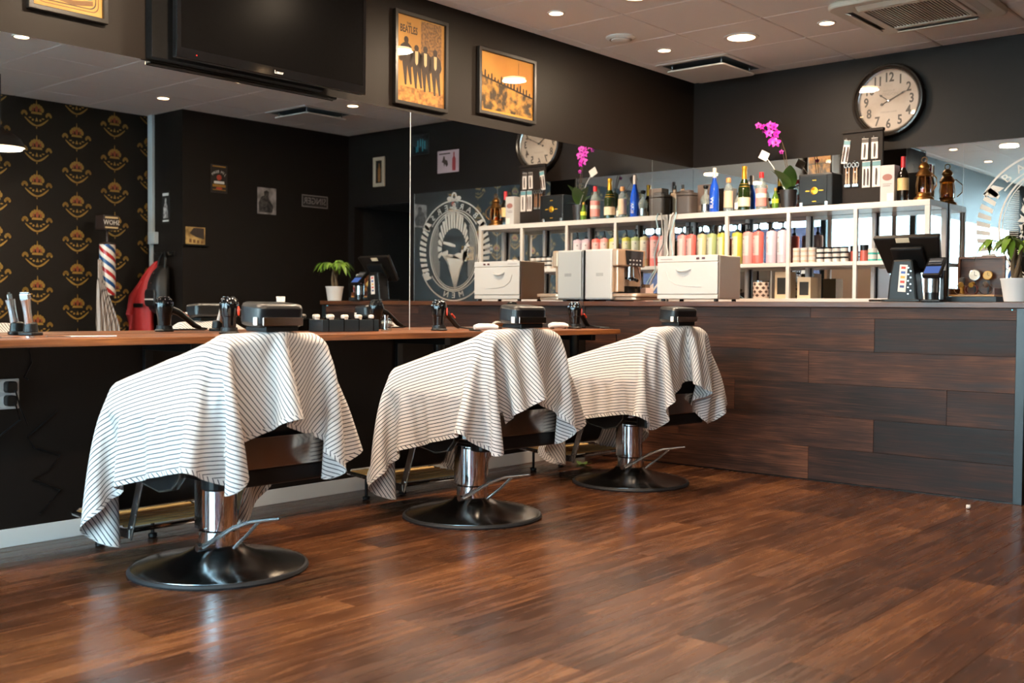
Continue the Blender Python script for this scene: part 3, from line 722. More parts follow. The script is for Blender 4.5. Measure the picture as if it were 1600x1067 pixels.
for s in (-1, 1):
    for q in (1, -1):
        m_.prism([(s*.39, q*.25), (s*.335, q*.31), (s*.27, q*.285), (s*.30, q*.26), (s*.33, q*.268), (s*.375, q*.225)][::(1 if s*q < 0 else -1)], z0, z1)
        m_.prism(ell(.03, .026, 14, s*.33, q*.245), z0, z1)
obj('ribbon', m_, LW, t, kind='stuff')
m_ = MB()
for s in (-1, 1):
    for i in range(9):
        a = radians(-28+i*7); b_ = a+radians(4); c_ = a+radians(6.5)
        rx0, ry0, rx1, ry1 = .345, .44, .425, .52
        m_.prism([(s*rx0*cos(a), ry0*sin(a)), (s*rx0*cos(b_), ry0*sin(b_)), (s*rx1*cos(c_), ry1*sin(c_)), (s*rx1*cos(c_-.07), ry1*sin(c_-.07))][::s], z0, z1)
obj('pole_stripes', m_, LW, t, kind='stuff')
m_ = MB()
for i in range(46):
    y = -.30+i*.0135; xo = .268*math.sqrt(max(0, 1-(y/.38)**2)); xi = .185 if y > -.1 else .17
    if xo > xi+.01:
        for s in (-1, 1):
            a, b_ = sorted((s*xi, s*xo)); m_.box(a, b_, y, y+.0035, z0, z1)
obj('hatching', m_, LW, t, kind='stuff')
# head of hair, then beard, face left open between them
m_ = MB()
for i in range(19):            # swept-back hair, lock by lock
    a = radians(200-i*11.5); a2 = a-radians(8.2); r0, r1 = (.165, .215), (.185, .40)
    wob = .015*math.sin(i*2.3)
    m_.prism([(r0[0]*cos(a)*.9, .02+r0[1]*max(sin(a), -.3)), (r1[0]*cos(a)+wob*.5, .02+(r1[1]+wob)*max(sin(a), -.25)), (r1[0]*cos((a+a2)/2)+.012, .02+(r1[1]+wob+.012)*max(sin((a+a2)/2), -.25)), (r1[0]*cos(a2), .02+(r1[1]+wob)*max(sin(a2), -.25)), (r0[0]*cos(a2)*.9, .02+r0[1]*max(sin(a2), -.3))][::-1], z0, z1)
obj('hair_print', m_, LW, t, kind='stuff')
m_ = MB()
for i in range(20):            # beard locks running down to a point
    u = i/19; x = -.165+.31*u; top = -.02-.055*math.sin(u*pi)*(.6+.4*math.cos(u*9)) if .25 < u < .75 else .03-.10*abs(u-.5)
    xe = -.02+(x+.02)*.5; ye = -.43+.55*abs(u-.47)**1.25*1.4
    m_.prism([(x-.008, top), (x+.008, top+.006), (x*.92+.006, (top+ye)*.5), (xe+.002, ye), (x*.92-.007, (top+ye)*.5)][::-1], z0, z1)
obj('beard_print', m_, LW, t, kind='stuff')
obj('cheek_print', MB().prism([(-.165, .02), (-.135, .05), (-.115, -.02), (-.10, -.10), (-.15, -.12)], z0, z1), LW, t)
obj('moustache_print', MB().prism([(.11, -.055), (.05, -.035), (.0, -.045), (-.05, -.075), (-.09, -.10), (-.03, -.085), (.03, -.075)][::-1], z0, z1), LW, t)
obj('brow_print', MB().prism([(.13, .10), (.05, .085), (-.02, .06), (-.02, .035), (.04, .045), (.13, .075)][::-1], z0, z1), LW, t)
obj('crest', MB().ring(ell(.032, .045, 20, 0, .565), ell(.017, .028, 20, 0, .565), z0, z1).prism(ell(.03, .022, 14, .055, .545), z0, z1).prism(ell(.03, .022, 14, -.055, .545), z0, z1), LW, t)
for word, q, rr_ in (('BARBERS', 1, .462), ('MEN', -1, .470)):
    n = len(word)
    for i, ch in enumerate(word):
        a = (i-(n-1)/2)*13.5; th = radians(90-a) if q > 0 else radians(270+a)
        text('letter', ch, .085, T((.395*cos(th), rr_*sin(th), .0002)) @ RZ(-a if q > 0 else a), LW, t, ext=.0002)
# ------------------------------------------------------------------ pictures on the back and right walls, seen in the mirror
BEIGE = mat('frame_beige', '#b9a58e', .5)
t, z = picture('framed_bottle_picture', 'narrow beige frame with a dark bottle picture, above the passage opening', 'back', (3.65, YB, 2.36), .165, .295, mat('print_black', '#171310', .6), fw=.035, fd=.02, fm=BEIGE)
obj('bottle_print', MB().prism([(-.018, -.10), (.018, -.10), (.018, .03), (.007, .05), (.007, .085), (-.007, .085), (-.007, .05), (-.018, .03)], z, z+.0005), mat('ink_amber', '#a8703a', .5), t)
t, z = picture('tin_sign', 'pinkish tin sign with a red bottle and a dark rider, back wall above the mirror', 'back', (2.688, YB, 2.385), .28, .21, mat('tin_pink', '#b19aa0', .45), fw=0)
obj('bottle_print', MB().prism([(-.10, -.09), (-.055, -.09), (-.055, .02), (-.07, .045), (-.07, .085), (-.085, .085), (-.085, .045), (-.10, .02)], z, z+.0005), mat('ink_red', '#8c2f33', .5), t)
obj('rider_print', MB().prism([(.02, -.05), (.04, -.02), (.05, -.05), (.06, -.01), (.085, .0), (.07, .02), (.06, .055), (.045, .05), (.04, .02), (.01, .01), (.0, -.03)], z, z+.0005).prism(rrect(.15, .012, .005, cx=.045, cy=.075), z, z+.0005), INK, t)
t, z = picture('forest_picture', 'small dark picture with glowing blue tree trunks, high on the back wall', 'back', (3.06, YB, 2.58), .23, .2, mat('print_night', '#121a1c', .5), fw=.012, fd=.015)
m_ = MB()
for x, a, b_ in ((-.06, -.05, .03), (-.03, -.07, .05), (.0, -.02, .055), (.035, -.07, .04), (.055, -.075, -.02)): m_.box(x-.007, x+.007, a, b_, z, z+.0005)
obj('trunk_print', m_, mat('ink_teal', '#3f9fae', .5), t)  # blue strokes paint a reflection in the picture glass onto the print
R_ = lambda y0, z0_, y1, z1_: ((XR, (y0+y1)/2, (z0_+z1_)/2), abs(y1-y0), abs(z1_-z0_))
p, w, h = R_(5.625, 2.306, 5.803, 2.046)
t, z = picture('whiskey_sign', 'black tin sign with arched white lettering and a red seal, right wall', 'right', p, w, h, mat('tin_black', '#241b15', .4), fw=0)
for i, ch in enumerate('JIM BEAM'):
    a = (i-3.5)*11; text('letter', ch, .034, T((.105*sin(radians(a))*1.0, -.045+.11*cos(radians(a)), z)) @ RZ(-a), mat('print_white', '#e8e4e0', .5), t)
obj('seal', MB().prism(ell(.026, .026, 20, 0, .012), z, z+.0006), mat('ink_seal', '#b5402a', .5), t)
obj('band_print', MB().box(-.055, .055, -.045, -.022, z, z+.0006), mat('print_white', '#e8e4e0', .5), t)
obj('gold_print', MB().box(-.07, .07, -.075, -.052, z, z+.0005).box(-.07, .07, -.105, -.098, z, z+.0005).box(-.07, .07, .108, .118, z, z+.0005), GOLD, t)
obj('oval_print', MB().prism(ell(.035, .011, 18, 0, -.088), z, z+.0005), mat('ink_seal', '#b5402a', .5), t)
p, w, h = R_(6.139, 2.141, 6.355, 1.888)
t, z = picture('portrait_photo', 'black and white photograph of a seated dark figure, right wall', 'right', p, w, h, print_noise('photo_grey', '#6d6462', '#a79d9b', 9), fw=0)
obj('figure_print', MB().prism([(-.06, -.11), (.09, -.11), (.095, -.02), (.06, .04), (.03, .05), (.035, .09), (.0, .105), (-.025, .085), (-.015, .04), (-.04, .0), (-.075, -.05)], z, z+.0005), print_noise('photo_dark', '#0f0d0d', '#4a4442', 25), t)
p, w, h = R_(6.664, 2.119, 6.996, 1.992)
t, z = picture('word_sign', 'wide black sign with tall white capital letters, right wall towards the passage', 'right', p, w, h, mat('tin_black', '#241b15', .4), fw=0)
text('lettering', 'SINGER', .09, T((0, 0, z)), mat('ink_grey', '#8d8482', .5), t, sx=.95)
obj('border_print', MB().ring([(-w/2+.004, -h/2+.004), (w/2-.004, -h/2+.004), (w/2-.004, h/2-.004), (-w/2+.004, h/2-.004)], [(-w/2+.012, -h/2+.012), (w/2-.012, -h/2+.012), (w/2-.012, h/2-.012), (-w/2+.012, h/2-.012)], z, z+.0004), mat('ink_grey', '#8d8482', .5), t)
p, w, h = R_(5.338, 1.718, 5.57, 1.528)
t, z = picture('postcard', 'small yellowed city print standing on a black ledge, right wall', 'right', (p[0], p[1]+.01, p[2]+.015), .2, .155, print_noise('print_yellowed', '#8a6a3a', '#d1a867', 9), fw=0)
obj('ledge', MB().box(-.12, .12, -.095, -.082, .001, .04), BLACK, t, bevel=.002)
obj('city_print', MB().prism([(-.09, .07), (.02, .07), (.06, .02), (.0, -.01), (-.09, -.03)][::-1], z, z+.0005), INK, t)
obj('arches_print', MB().box(-.08, -.055, -.07, -.045, z, z+.0005).box(-.04, -.015, -.068, -.04, z, z+.0005).box(0, .025, -.066, -.036, z, z+.0005).box(.04, .065, -.064, -.03, z, z+.0005), INK2, t)
t, z = picture('bottle_poster', 'narrow black poster with a white bottle, on the short wall by the coats', 'jog', (4.40, YJ, 1.90), .135, .295, mat('print_black', '#171310', .6), fw=0)
obj('bottle_print', MB().prism([(-.04, -.10), (.04, -.10), (.035, .0), (.012, .04), (.012, .085), (-.012, .085), (-.012, .04), (-.03, .0)], z, z+.0005), print_noise('photo_grey2', '#77706e', '#c9c2c0', 25), t)
obj('caption_print', MB().box(-.05, .05, .105, .13, z, z+.0005).box(-.05, .05, -.13, -.115, z, z+.0005), mat('print_white', '#e8e4e0', .5), t)
# ------------------------------------------------------------------ crowns printed on the papered wall
def crown(mb, cx, cy, w, z, part):
    q = w/.25
    S = lambda P: [(cx+a*q, cy+b*q) for a, b in P]
    if part == 'gold':
        for k in range(7):
            a = radians(-66+22*k); x, y = .052*sin(a), .028+.05*cos(a)
            mb.prism(S(ell(.0125, .02, 8, x, y)), z, z+.0003)
        mb.prism(S([(-.045, .012), (.045, .012), (.04, .03), (-.04, .03)]), z, z+.0003)
        mb.prism(S([(-.005, .09), (.005, .09), (.002, .125), (-.002, .125)]), z, z+.0003)
        for s in (-1, 1):
            for k in range(5):
                a = radians(20+k*35); x, y = s*(.098+.018*cos(a)), .0+.022*sin(a)
                mb.prism(S(ell(.0095, .014, 8, x, y)), z, z+.0003)
            A, B_ = [], []
            for k in range(9):
                u = k/8; x = s*(.095*(1-u)); y = -.022-.058*math.sin(u*pi/2); tkn = .006+.005*sin(u*pi)
                A.append((x, y+tkn)); B_.append((x, y-tkn*.6))
            for k in range(8):
                P = [A[k], A[k+1], B_[k+1], B_[k]]
                mb.prism(S(P[::-1] if s < 0 else P), z, z+.0003)
            mb.prism(S(ell(.009, .009, 8, s*.03, -.035)), z, z+.0003); mb.prism(S(ell(.012, .006, 8, s*.052, -.02)), z, z+.0003)
        mb.prism(S([(-.012, -.045), (.012, -.045), (0, -.012)]), z, z+.0003); mb.prism(S([(-.006, -.088), (.006, -.088), (0, -.108)][::-1]), z, z+.0003)
    else:
        mb.prism(S(ell(.013, .024, 10, 0, .052)), z+.0004, z+.0007)
        for s in (-1, 1): mb.prism(S(ell(.007, .016, 8, s*.028, .048)), z+.0004, z+.0007)
Mw = plane_frame('right', (XW, 0, 0)); g_, r_ = MB(), MB()
for ci in range(13):
    y = 5.367-.358*ci
    for k in range(-5, 4):
        zc = (2.02+.302*k) if ci % 2 else (2.17+.302*k)
        if zc > HC+.04 or y < YE+.1: continue
        for mb, part in ((g_, 'gold'), (r_, 'red')): crown(mb, -y, zc, .27, .0002, part)
for mb in (g_, r_): bmesh.ops.transform(mb.b, matrix=Mw, verts=mb.b.verts[:])
obj('wallpaper_pattern', g_, mat('wallpaper_gold', '#94702c', .5, .1), wp, kind='stuff')
obj('wallpaper_jewel_pattern', r_, mat('wallpaper_red', '#8a3c22', .5), wp, kind='stuff')
# conduit in the corner of the papered wall
t = thing('cable_conduit', 'pale grey cable trunking running up the papered wall corner with a switch box', 'conduit', (XW-.06, YJ-.001, 0))
CG = mat('conduit_grey', '#c3ccd0', .4)
obj('trunk_upper', MB().box(-.075, .0, -.03, -.001, 1.6, HC-.003), CG, t, bevel=.003)
obj('trunk_lower', MB().box(-.05, -.01, -.025, -.001, .1, 1.6), CG, t, bevel=.003)
obj('switch_box', MB().box(-.135, -.02, -.045, -.001, 1.57, 1.68), CG, t, bevel=.004)

# ------------------------------------------------------------------ things on the bench
BZ = .8735
RED = mat('red_plastic', '#c23a22', .3)
WTOOL = mat('tool_white', '#e4e1de', .3)
SILV = mat('tool_silver', '#c9c9c9', .18, 1)
def hair_dryer(x, y, label):
    t = thing('hair_dryer', label, 'hair dryer', (x, y, BZ), radians(8), group='hair dryers standing in the bench holders')
    hd = obj('holder', MB().lathe([(.044, 0), (.046, .006), (.040, .012), (.037, .03), (.034, .03), (.034, .012), (0, .012)], 28), BLACK, t, smooth=True)
    obj('holder_tube', MB().lathe([(.024, -.20), (.03, -.19), (.032, -.036)], 24), BLACK, t, smooth=True)
    obj('barrel', MB().lathe([(.030, .018), (.032, .05), (.0345, .075), (.035, .078), (.0375, .080), (.043, .115), (.043, .135), (.037, .156), (.026, .168), (0, .171)], 32), GLOSSB, t, smooth=True)
    g = MB()
    for rr_, zz, n in ((.041, .140, 12), (.0345, .157, 10), (.022, .168, 7)):
        for i in range(n): g.ball((rr_*cos(2*pi*i/n+zz*90), rr_*sin(2*pi*i/n+zz*90), zz), .0035, n=6)
    obj('intake_grille', g, SILV, t, smooth=True, kind='stuff')
    obj('badge', MB().prism(ell(.010, .022, 16), 0, .003, T((.040, .018, .105)) @ RZ(20) @ RY(90) @ RZ(90)), RED, t)
    h = obj('handle', MB().tube([(.0, .03, .11), (.0, .07, .095), (.0, .115, .062), (.0, .155, .03), (.0, .185, .018)], [.018, .017, .015, .014, .010], 12), BLACK, t, smooth=True)
    obj('switch', MB().tube([(.012, .10, .092), (.012, .118, .080), (.012, .13, .07)], .006, 8), RED, h, smooth=True)
    obj('cord', MB().tube([(0, .18, .018), (.02, .23, .012), (.09, .25, .006), (.14, .20, .006), (.12, .12, .006), (.16, .07, .006), (.235, .06, .003), (.268, .058, -.012), (.272, .058, -.09), (.25, .08, -.16), (.2, .1, -.24)], .0045, 8), BLACK, t, smooth=True)
    return t
hair_dryer(.277, 2.832, 'black hair dryer behind the cape nearest the camera')
hair_dryer(.264, 4.199, 'black hair dryer between the first and second capes, cord looped beside it')
hair_dryer(.27, 5.42, 'black hair dryer at the bench end beside the bar')
def trimmer(x, y, label, lean=-16, body=WTOOL, rot=0):
    t = thing('hair_trimmer', label, 'trimmer', (x, y, BZ), radians(rot), group='hair trimmers in charging stands')
    obj('stand', MB().prism(rrect(.085, .07, .02), 0, .014).lathe([(.03, .013), (.026, .05), (.02, .055)], 20), BLACK, t, smooth=True, bevel=.003)
    b = obj('body', MB().lathe([(.012, .02), (.018, .05), (.0165, .10), (.019, .135), (.021, .15)], 20, RX(lean)), body, t, smooth=True)
    obj('blade_head', MB().box(-.021, .021, -.010, .010, .15, .172, RX(lean)), SILV, b, bevel=.002)
    obj('blade_teeth', MB().box(-.022, .022, -.004, .004, .172, .180, RX(lean)), STEEL, b)
    return t
trimmer(.067, 2.021, 'silver hair clipper in a black charging stand, wall socket end of the bench', 10, SILV, 20)
trimmer(.27, 3.13, 'white hair trimmer leaning in a black charger, behind the cape nearest the camera', -14, WTOOL, 60)
def lying_clipper(x, y, rz, label):
    t = thing('hair_clipper', label, 'clipper', (x, y, BZ+.02), rz, group='white clippers lying on the bench')
    obj('body', MB().tube([(0, 0, 0), (.03, 0, .002), (.08, 0, .004), (.12, 0, .001), (.15, 0, -.003)], [.013, .0195, .0175, .0185, .013], 14), WTOOL, t, smooth=True)
    obj('blade', MB().box(.148, .172, -.017, .017, -.010, .001), SILV, t, bevel=.002)
    obj('switch', MB().box(.05, .075, -.006, .006, .018, .024), BLACK, t, bevel=.002)
    obj('rest_feet', MB().box(.02, .03, -.012, .012, -.02, -.012).box(.12, .13, -.012, .012, -.02, -.010), BLACK, t)
lying_clipper(.41, 4.33, radians(75), 'white clipper lying beside the middle hair dryer')
lying_clipper(.24, 5.20, radians(80), 'white clipper lying before the hair dryer at the bench end')
def scissors(x, y, rz, label, m=SILV):
    t = thing('scissors', label, 'scissors', (x, y, BZ), rz, group='scissors on the bench')
    for s in (-1, 1):
        obj('blade', MB().prism([(-.005, -.004), (.085, -.001), (.085, .001), (-.005, .004)], .002+.002*(s > 0), .004+.002*(s > 0), RZ(5*s)), m, t)
        obj('grip', MB().ring(ell(.015, .012, 18, -.06, -s*.014), ell(.010, .008, 18, -.06, -s*.014), .001, .006).prism([(-.05, -s*.008-.003), (0, -.003), (0, .003), (-.05, -s*.008+.003)], .002, .005), m, t)
    obj('screw', MB().cyl((0, 0, .001), (0, 0, .008), .004, 10), STEEL, t)
scissors(.43, 1.74, radians(100), 'steel scissors lying left of the charging stand, at the photo edge')
scissors(.40, 1.93, radians(70), 'steel scissors with bluish sheen lying before the charging stand')
t = thing('comb', 'long white comb lying on the bench right of the scissors', 'comb', (.39, 2.11, BZ), radians(75))
obj('spine', MB().box(-.10, .10, -.006, .004, .001, .005), WTOOL, t, bevel=.001)
m_ = MB()
for i in range(36): m_.box(-.06+i*.0043, -.0578+i*.0043, .004, .022, .0015, .004)
obj('comb_teeth', m_, WTOOL, t, kind='stuff')
# rack of clipper guards with pale knobs, glass of combs in front
t = thing('guard_rack', 'black box rack of clipper guards with pale knobs, in front of the mirror', 'rack', (.15, 3.62, BZ), radians(90))
obj('box', MB().box(-.19, .19, -.055, .055, 0, .062), mat('rack_smoke', '#20262b', .15), t, bevel=.003)
for i in range(4): obj('divider', MB().box(-.15+i*.1-.002, -.15+i*.1+.002, -.056, .056, .002, .068), GLOSSB, t)
for i in range(8): 
    g = obj('guard_knob', MB().lathe([(.012, .060), (.014, .070), (.016, .078), (.012, .086), (0, .088)], 12), mat('knob_pale', '#cdbfb4', .3), t, smooth=True)
    g.location = (-.165+i*.047, .02*(-1)**i, 0)
t = thing('tumbler', 'small clear glass tumbler of metal clips beside the guard rack', 'glass', (.24, 3.83, BZ))
obj('glass', MB().lathe([(0, .001), (.028, .001), (.033, .07), (.031, .07), (.026, .006), (0, .006)], 24), CLEAR, t, smooth=True)
for i in range(4): obj('clip', MB().tube([(-.01+i*.007, -.008, .008), (-.016+i*.011, .006*(-1)**i, .085)], .003, 6), STEEL, t)
# holder knob under the bench and the wall socket with its leads
t = thing('wall_socket', 'white double wall socket with two black plugs under the bench', 'socket', (.0045, 1.93, .633))
obj('plate', MB().box(0, .012, -.066, .066, -.062, .062), WHITEP, t, bevel=.003)
obj('socket_face', MB().lathe([(.024, .012), (.024, .0145), (0, .0145)], 24, RY(90) @ T((-.031, 0, 0))).lathe([(.024, .012), (.024, .0145), (0, .0145)], 24, RY(90) @ T((.031, 0, 0))), WHITE, t)
for z, w in ((.03, .03), (-.026, .02)):
    p_ = obj('plug', MB().prism(rrect(.038+w*.3, .042, .012), 0, .03+w*.4, T((.0125, .02, z)) @ RY(90)), BLACK, t, bevel=.004)
    obj('lead', MB().tube([(.04, .02, z), (.06, .03, z-.02), (.05, .05, z-.08), (.03, .09 if z > 0 else -.05, z-.16)], .0035, 8), BLACK, p_, smooth=True)
def cable(nm, pts, label, r=.004):
    tag(obj(nm, MB().tube(pts, r, 8), BLACK, smooth=True), label, 'cable')
cable('power_cable', [(.012, 2.03, .842), (.012, 2.05, .76), (.03, 2.01, .70), (.045, 2.02, .69)], 'thin black cable dropping from the bench to the wall socket')
cable('looped_cable', [(.012, 2.16, .55), (.012, 2.07, .48), (.012, 2.03, .45), (.012, 2.06, .40), (.012, 2.17, .36), (.012, 2.12, .30), (.012, 2.05, .27), (.012, 2.17, .21), (.012, 2.08, .12)], 'loose black cable zigzagging down the dark wall below the socket')
# ------------------------------------------------------------------ on the bar
KZ = HT+.0005
def towel_warmer(x0, x1, y0, y1, label):
    t = thing('towel_warmer', label, 'towel warmer', (x0, y0, KZ)); w, d, h = x1-x0, y1-y0, .292
    obj('body', MB().box(0, w, .02, d, .016, h), mat('warmer_side', '#d9c8b8', .35), t, bevel=.006)
    dr = obj('door', MB().box(.002, w-.002, 0, .02, .045, h-.042), WHITEP, t, bevel=.005)
    obj('handle', MB().tube([(w*.33, -.001, h-.085), (w*.38, -.012, h-.097), (w*.45, -.014, h-.100), (w*.52, -.012, h-.095), (w*.57, -.001, h-.085)], .007, 8), WHITEP, dr, smooth=True)
    obj('moulded_curve', MB().tube([(w*.16, -.0005, h-.1), (w*.2, -.001, h-.15), (w*.32, -.001, h-.185), (w*.5, -.001, h-.195), (w*.75, -.001, h-.2)], .0022, 6), WHITEP, dr, smooth=True)
    p = obj('control_strip', MB().box(.002, w-.002, .002, .02, h-.040, h), WHITEP, t, bevel=.003)
    for x in (.655, .745): obj('switch', MB().box(w*x, w*x+.02, -.003, .003, h-.026, h-.014), mat('switch_red', '#4a1512', .3), p, bevel=.001)
    obj('lettering_strip', MB().box(w*.06, w*.26, .0012, .0022, h-.024, h-.019), mat('ink_grey', '#8d8482', .5), p)
    obj('sill', MB().box(.002, w-.002, .003, .02, .016, .043), WHITEP, t, bevel=.003)
    for x in (.03, w-.03):
        for y in (.035, d-.03): obj('foot', MB().lathe([(.012, 0), (.015, .004), (.013, .017)], 12, T((x, y, 0))), RUBBER, t)
towel_warmer(.592, 1.042, 5.872, 6.16, 'white towel warmer cabinet on the bar before the pump bottles')
t = thing('coffee_machine', 'white and champagne coffee machine on the bar in the mirror corner', 'coffee machine', (.012, 5.866, KZ))
CHAMP = mat('champagne', '#b99a80', .3, .5)
obj('body', MB().box(0, .225, 0, .33, .012, .352), mat('machine_white', '#bfbebc', .38), t, bevel=.008)
obj('side_panel', MB().box(.012, .218, -.006, .001, .02, .345), mat('machine_panel', '#bab9b7', .42), t, bevel=.003)
for i in range(10): obj('vent_slot', MB().box(.10+i*.006, .1035+i*.006, -.0065, -.0055, .17, .192), mat('slot_grey', '#8f8f8e', .5), t)
obj('head', MB().box(.225, .275, .0, .33, .235, .352), CHAMP, t, bevel=.01)
k = obj('keypad', MB().prism([(.10, -.045), (.285, -.058), (.295, .050), (.085, .052)], 0, .006, T((.2755, 0, .293)) @ Matrix(((0, 0, 1, 0), (1, 0, 0, 0), (0, 1, 0, 0), (0, 0, 0, 1)))), GLOSSB, t, bevel=.002)
for i in range(2):
    for j in range(4): obj('button', MB().box(.2815, .283, .125+j*.04, .143+j*.04, .275-i*.028, .285-i*.028), mat('button_grey', '#9a9a9c', .4), k)
obj('column', MB().box(.225, .235, .0, .33, .06, .235), CHAMP, t).location = (.0, 0, 0)
obj('brew_column', MB().box(.235, .262, .02, .10, .06, .235), CHAMP, t, bevel=.008)
obj('spout', MB().cyl((.255, .17, .165), (.255, .17, .236), .028, 18).cyl((.268, .155, .14), (.268, .155, .17), .009, 10).cyl((.268, .185, .14), (.268, .185, .17), .009, 10), SILV, t, smooth=True)
obj('portafilter', MB().cyl((.25, .17, .15), (.25, .17, .165), .034, 20).tube([(.265, .17, .157), (.30, .165, .15), (.325, .16, .14)], .011, 10), GLOSSB, t, smooth=True)
obj('steam_wand', MB().tube([(.25, .275, .236), (.262, .28, .18), (.27, .285, .09)], .006, 8), CHROME, t, smooth=True)
obj('drip_tray', MB().prism(rrect(.25, .32, .06, 8, .32, .165), .03, .052).prism(rrect(.22, .29, .05, 8, .315, .165), .008, .03), CHAMP, t, bevel=.004)
obj('grid', MB().prism(rrect(.20, .27, .04, 8, .325, .165), .052, .0545), BLACK, t)
obj('water_tank', MB().box(.236, .25, .11, .31, .06, .105), GLOSSB, t, bevel=.003)
obj('foot', MB().box(.02, .06, .03, .3, 0, .013).box(.16, .2, .03, .3, 0, .013), RUBBER, t)
t = thing('filter_box', 'small open white and pink carton behind the coffee machine on the bar', 'box', (.03, 6.36, KZ))
obj('carton', MB().box(0, .15, 0, .1, 0, .10), mat('carton_pink', '#e9cfc8', .6), t, bevel=.002)
obj('flap', MB().prism([(0, .1), (.15, .1), (.15, .135), (.12, .118), (.03, .118), (0, .14)], 0, .002, T((0, .1, 0)) @ RX(90)), PAPER, t)
obj('filters', MB().box(.02, .13, .02, .085, .09, .125), mat('filter_brown', '#5d4a3a', .7), t)
tag(obj('white_cord', MB().tube([(.06, 6.905, 1.73), (.045, 6.885, 1.70), (.03, 6.88, 1.6), (.015, 6.87, 1.50), (.05, 6.85, 1.42), (.02, 6.82, 1.33), (.04, 6.74, 1.2), (.03, 6.64, 1.1), (.05, 6.56, 1.06), (.12, 6.52, 1.058)], .006, 8), WHITEP, smooth=True), 'white power cord hanging from the shelf top in the mirror corner', 'cord')
tag(obj('pale_blue_cord', MB().tube([(.085, 6.90, 1.73), (.09, 6.88, 1.69), (.05, 6.87, 1.55), (.085, 6.86, 1.42), (.06, 6.83, 1.3), (.1, 6.7, 1.12), (.12, 6.55, 1.06)], .005, 8), mat('cord_blue', '#a9c9d3', .4), smooth=True), 'pale blue cord hanging beside the white cord in the mirror corner', 'cord')
# till, card reader, box of watches, plant
t = thing('till_terminal', 'black touchscreen till on the bar with its back to the room', 'till', (2.19, 5.95, KZ))
obj('stand', MB().prism([(-.085, 0), (.085, 0), (.075, .12), (.055, .235), (-.055, .235), (-.075, .12)], -.05, .06, Matrix(((1, 0, 0, 0), (0, 0, -1, 0), (0, 1, 0, 0), (0, 0, 0, 1)))), BLACK, t, bevel=.012)
obj('foot', MB().prism(rrect(.24, .22, .03), 0, .014, T((0, .03, 0))), BLACK, t, bevel=.003)
MT = T((.012, .02, .272)) @ RX(36)
scr = obj('monitor', MB().prism([(-.15, -.125), (.15, -.125), (.185, .115), (-.185, .115)], -.018, .018, MT @ RX(90) @ T((0, 0, 0))), mat('till_black', '#120e0b', .4, Specular_IOR_Level=.3), t, bevel=.008)
obj('monitor_back', MB().box(-.09, .09, -.045, -.016, -.08, .06, MT), BLACK, scr, bevel=.01)
obj('rating_label', MB().box(-.055, .02, -.0195, -.018, .082, .112, MT), mat('label_cream', '#e7d3b4', .6), scr)
obj('screen', MB().box(-.155, .155, .0178, .0195, -.105, .1, MT), mat('tv_screen', '#0d0c0c', .12), scr)
lb = obj('price_label', MB().box(-.022, .022, -.0625, -.061, .055, .205, T((-.005, 0, 0)) @ RY(4)), PAPER, t)
for i, c in enumerate(('#c8402c', '#3e5fa0', '#d8a13e', '#c8402c', '#3a4a78')):
    obj('logo_print', MB().box(-.012, .012, -.0632, -.0624, .182-i*.026, .195-i*.026, T((-.005, 0, 0)) @ RY(4)), mat('ink_card%d' % i, c, .5), lb)
for i in range(9): obj('port', MB().box(.03+.014*(i % 2), .039+.014*(i % 2), -.063, -.0602, .04+i*.018, .047+i*.018), STEEL, t)
t = thing('card_reader', 'black card reader on a stand with lit blue screen beside the till', 'card reader', (2.365, 5.895, KZ))
obj('stand', MB().prism(rrect(.12, .11, .02), 0, .012).box(.035, .055, -.01, .03, .01, .17), BLACK, t, bevel=.003)
obj('cup', MB().lathe([(.036, .012), (.038, .14), (.034, .142)], 24, T((-.01, -.005, 0))), mat('cup_black', '#1b1b1d', .25), t, smooth=True)
obj('cup_band', MB().lathe([(.0385, .05), (.0388, .125)], 24, T((-.01, -.005, 0)), cap=False), STEEL, t, smooth=True)
RD = T((.0, .0, .185)) @ RX(42)
rd = obj('reader', MB().box(-.048, .048, -.075, .075, -.014, .014, RD), BLACK, t, bevel=.006)
obj('screen', MB().box(-.04, .04, -.062, -.005, .0135, .0152, RD), emit('reader_screen', '#6f8fe0', .55), rd)
obj('key_pad', MB().box(-.036, .036, .01, .06, .0135, .016, RD), mat('keys_grey', '#4c4c50', .4), rd)
obj('receipt', MB().box(-.03, .03, -.002, .03, .22, .2215), PAPER, t)
cable('till_cable', [(2.05, 5.98, HT+.008), (1.99, 5.93, HT+.008), (2.02, 5.90, HT+.008), (2.06, 5.905, HT+.008), (2.058, 5.93, HT+.008)], 'black cable curled on the bar before the till', .006)
t = thing('display_box', 'open wooden box of watches on a black tray on the bar', 'box', (2.515, 6.12, KZ))
BOXW = wood('box_walnut', [(.3, '#3d2010'), (.5, '#5e3519'), (.75, '#7d4c28')], axis=0, rough=(.4, .55))
obj('tray', MB().box(-.135, .135, -.10, .10, 0, .030), mat('tray_dark', '#122026', .5), t, bevel=.002)
obj('box_floor', MB().box(-.12, .12, -.085, .085, .031, .041), mat('box_edge', '#b07a3e', .45), t, bevel=.001)
obj('box_side', MB().box(-.12, -.111, -.085, .085, .041, .075).box(.111, .12, -.085, .085, .041, .075).box(-.111, .111, .077, .085, .041, .085), BOXW, t)
ld = obj('lid', MB().box(-.125, .125, .088, .098, .042, .255), BOXW, t, bevel=.002)
obj('lid_rim', MB().ring([(-.125, .042), (.125, .042), (.125, .255), (-.125, .255)], [(-.113, .054), (.113, .054), (.113, .243), (-.113, .243)], -.088, -.070, RX(90)), BOXW, ld)
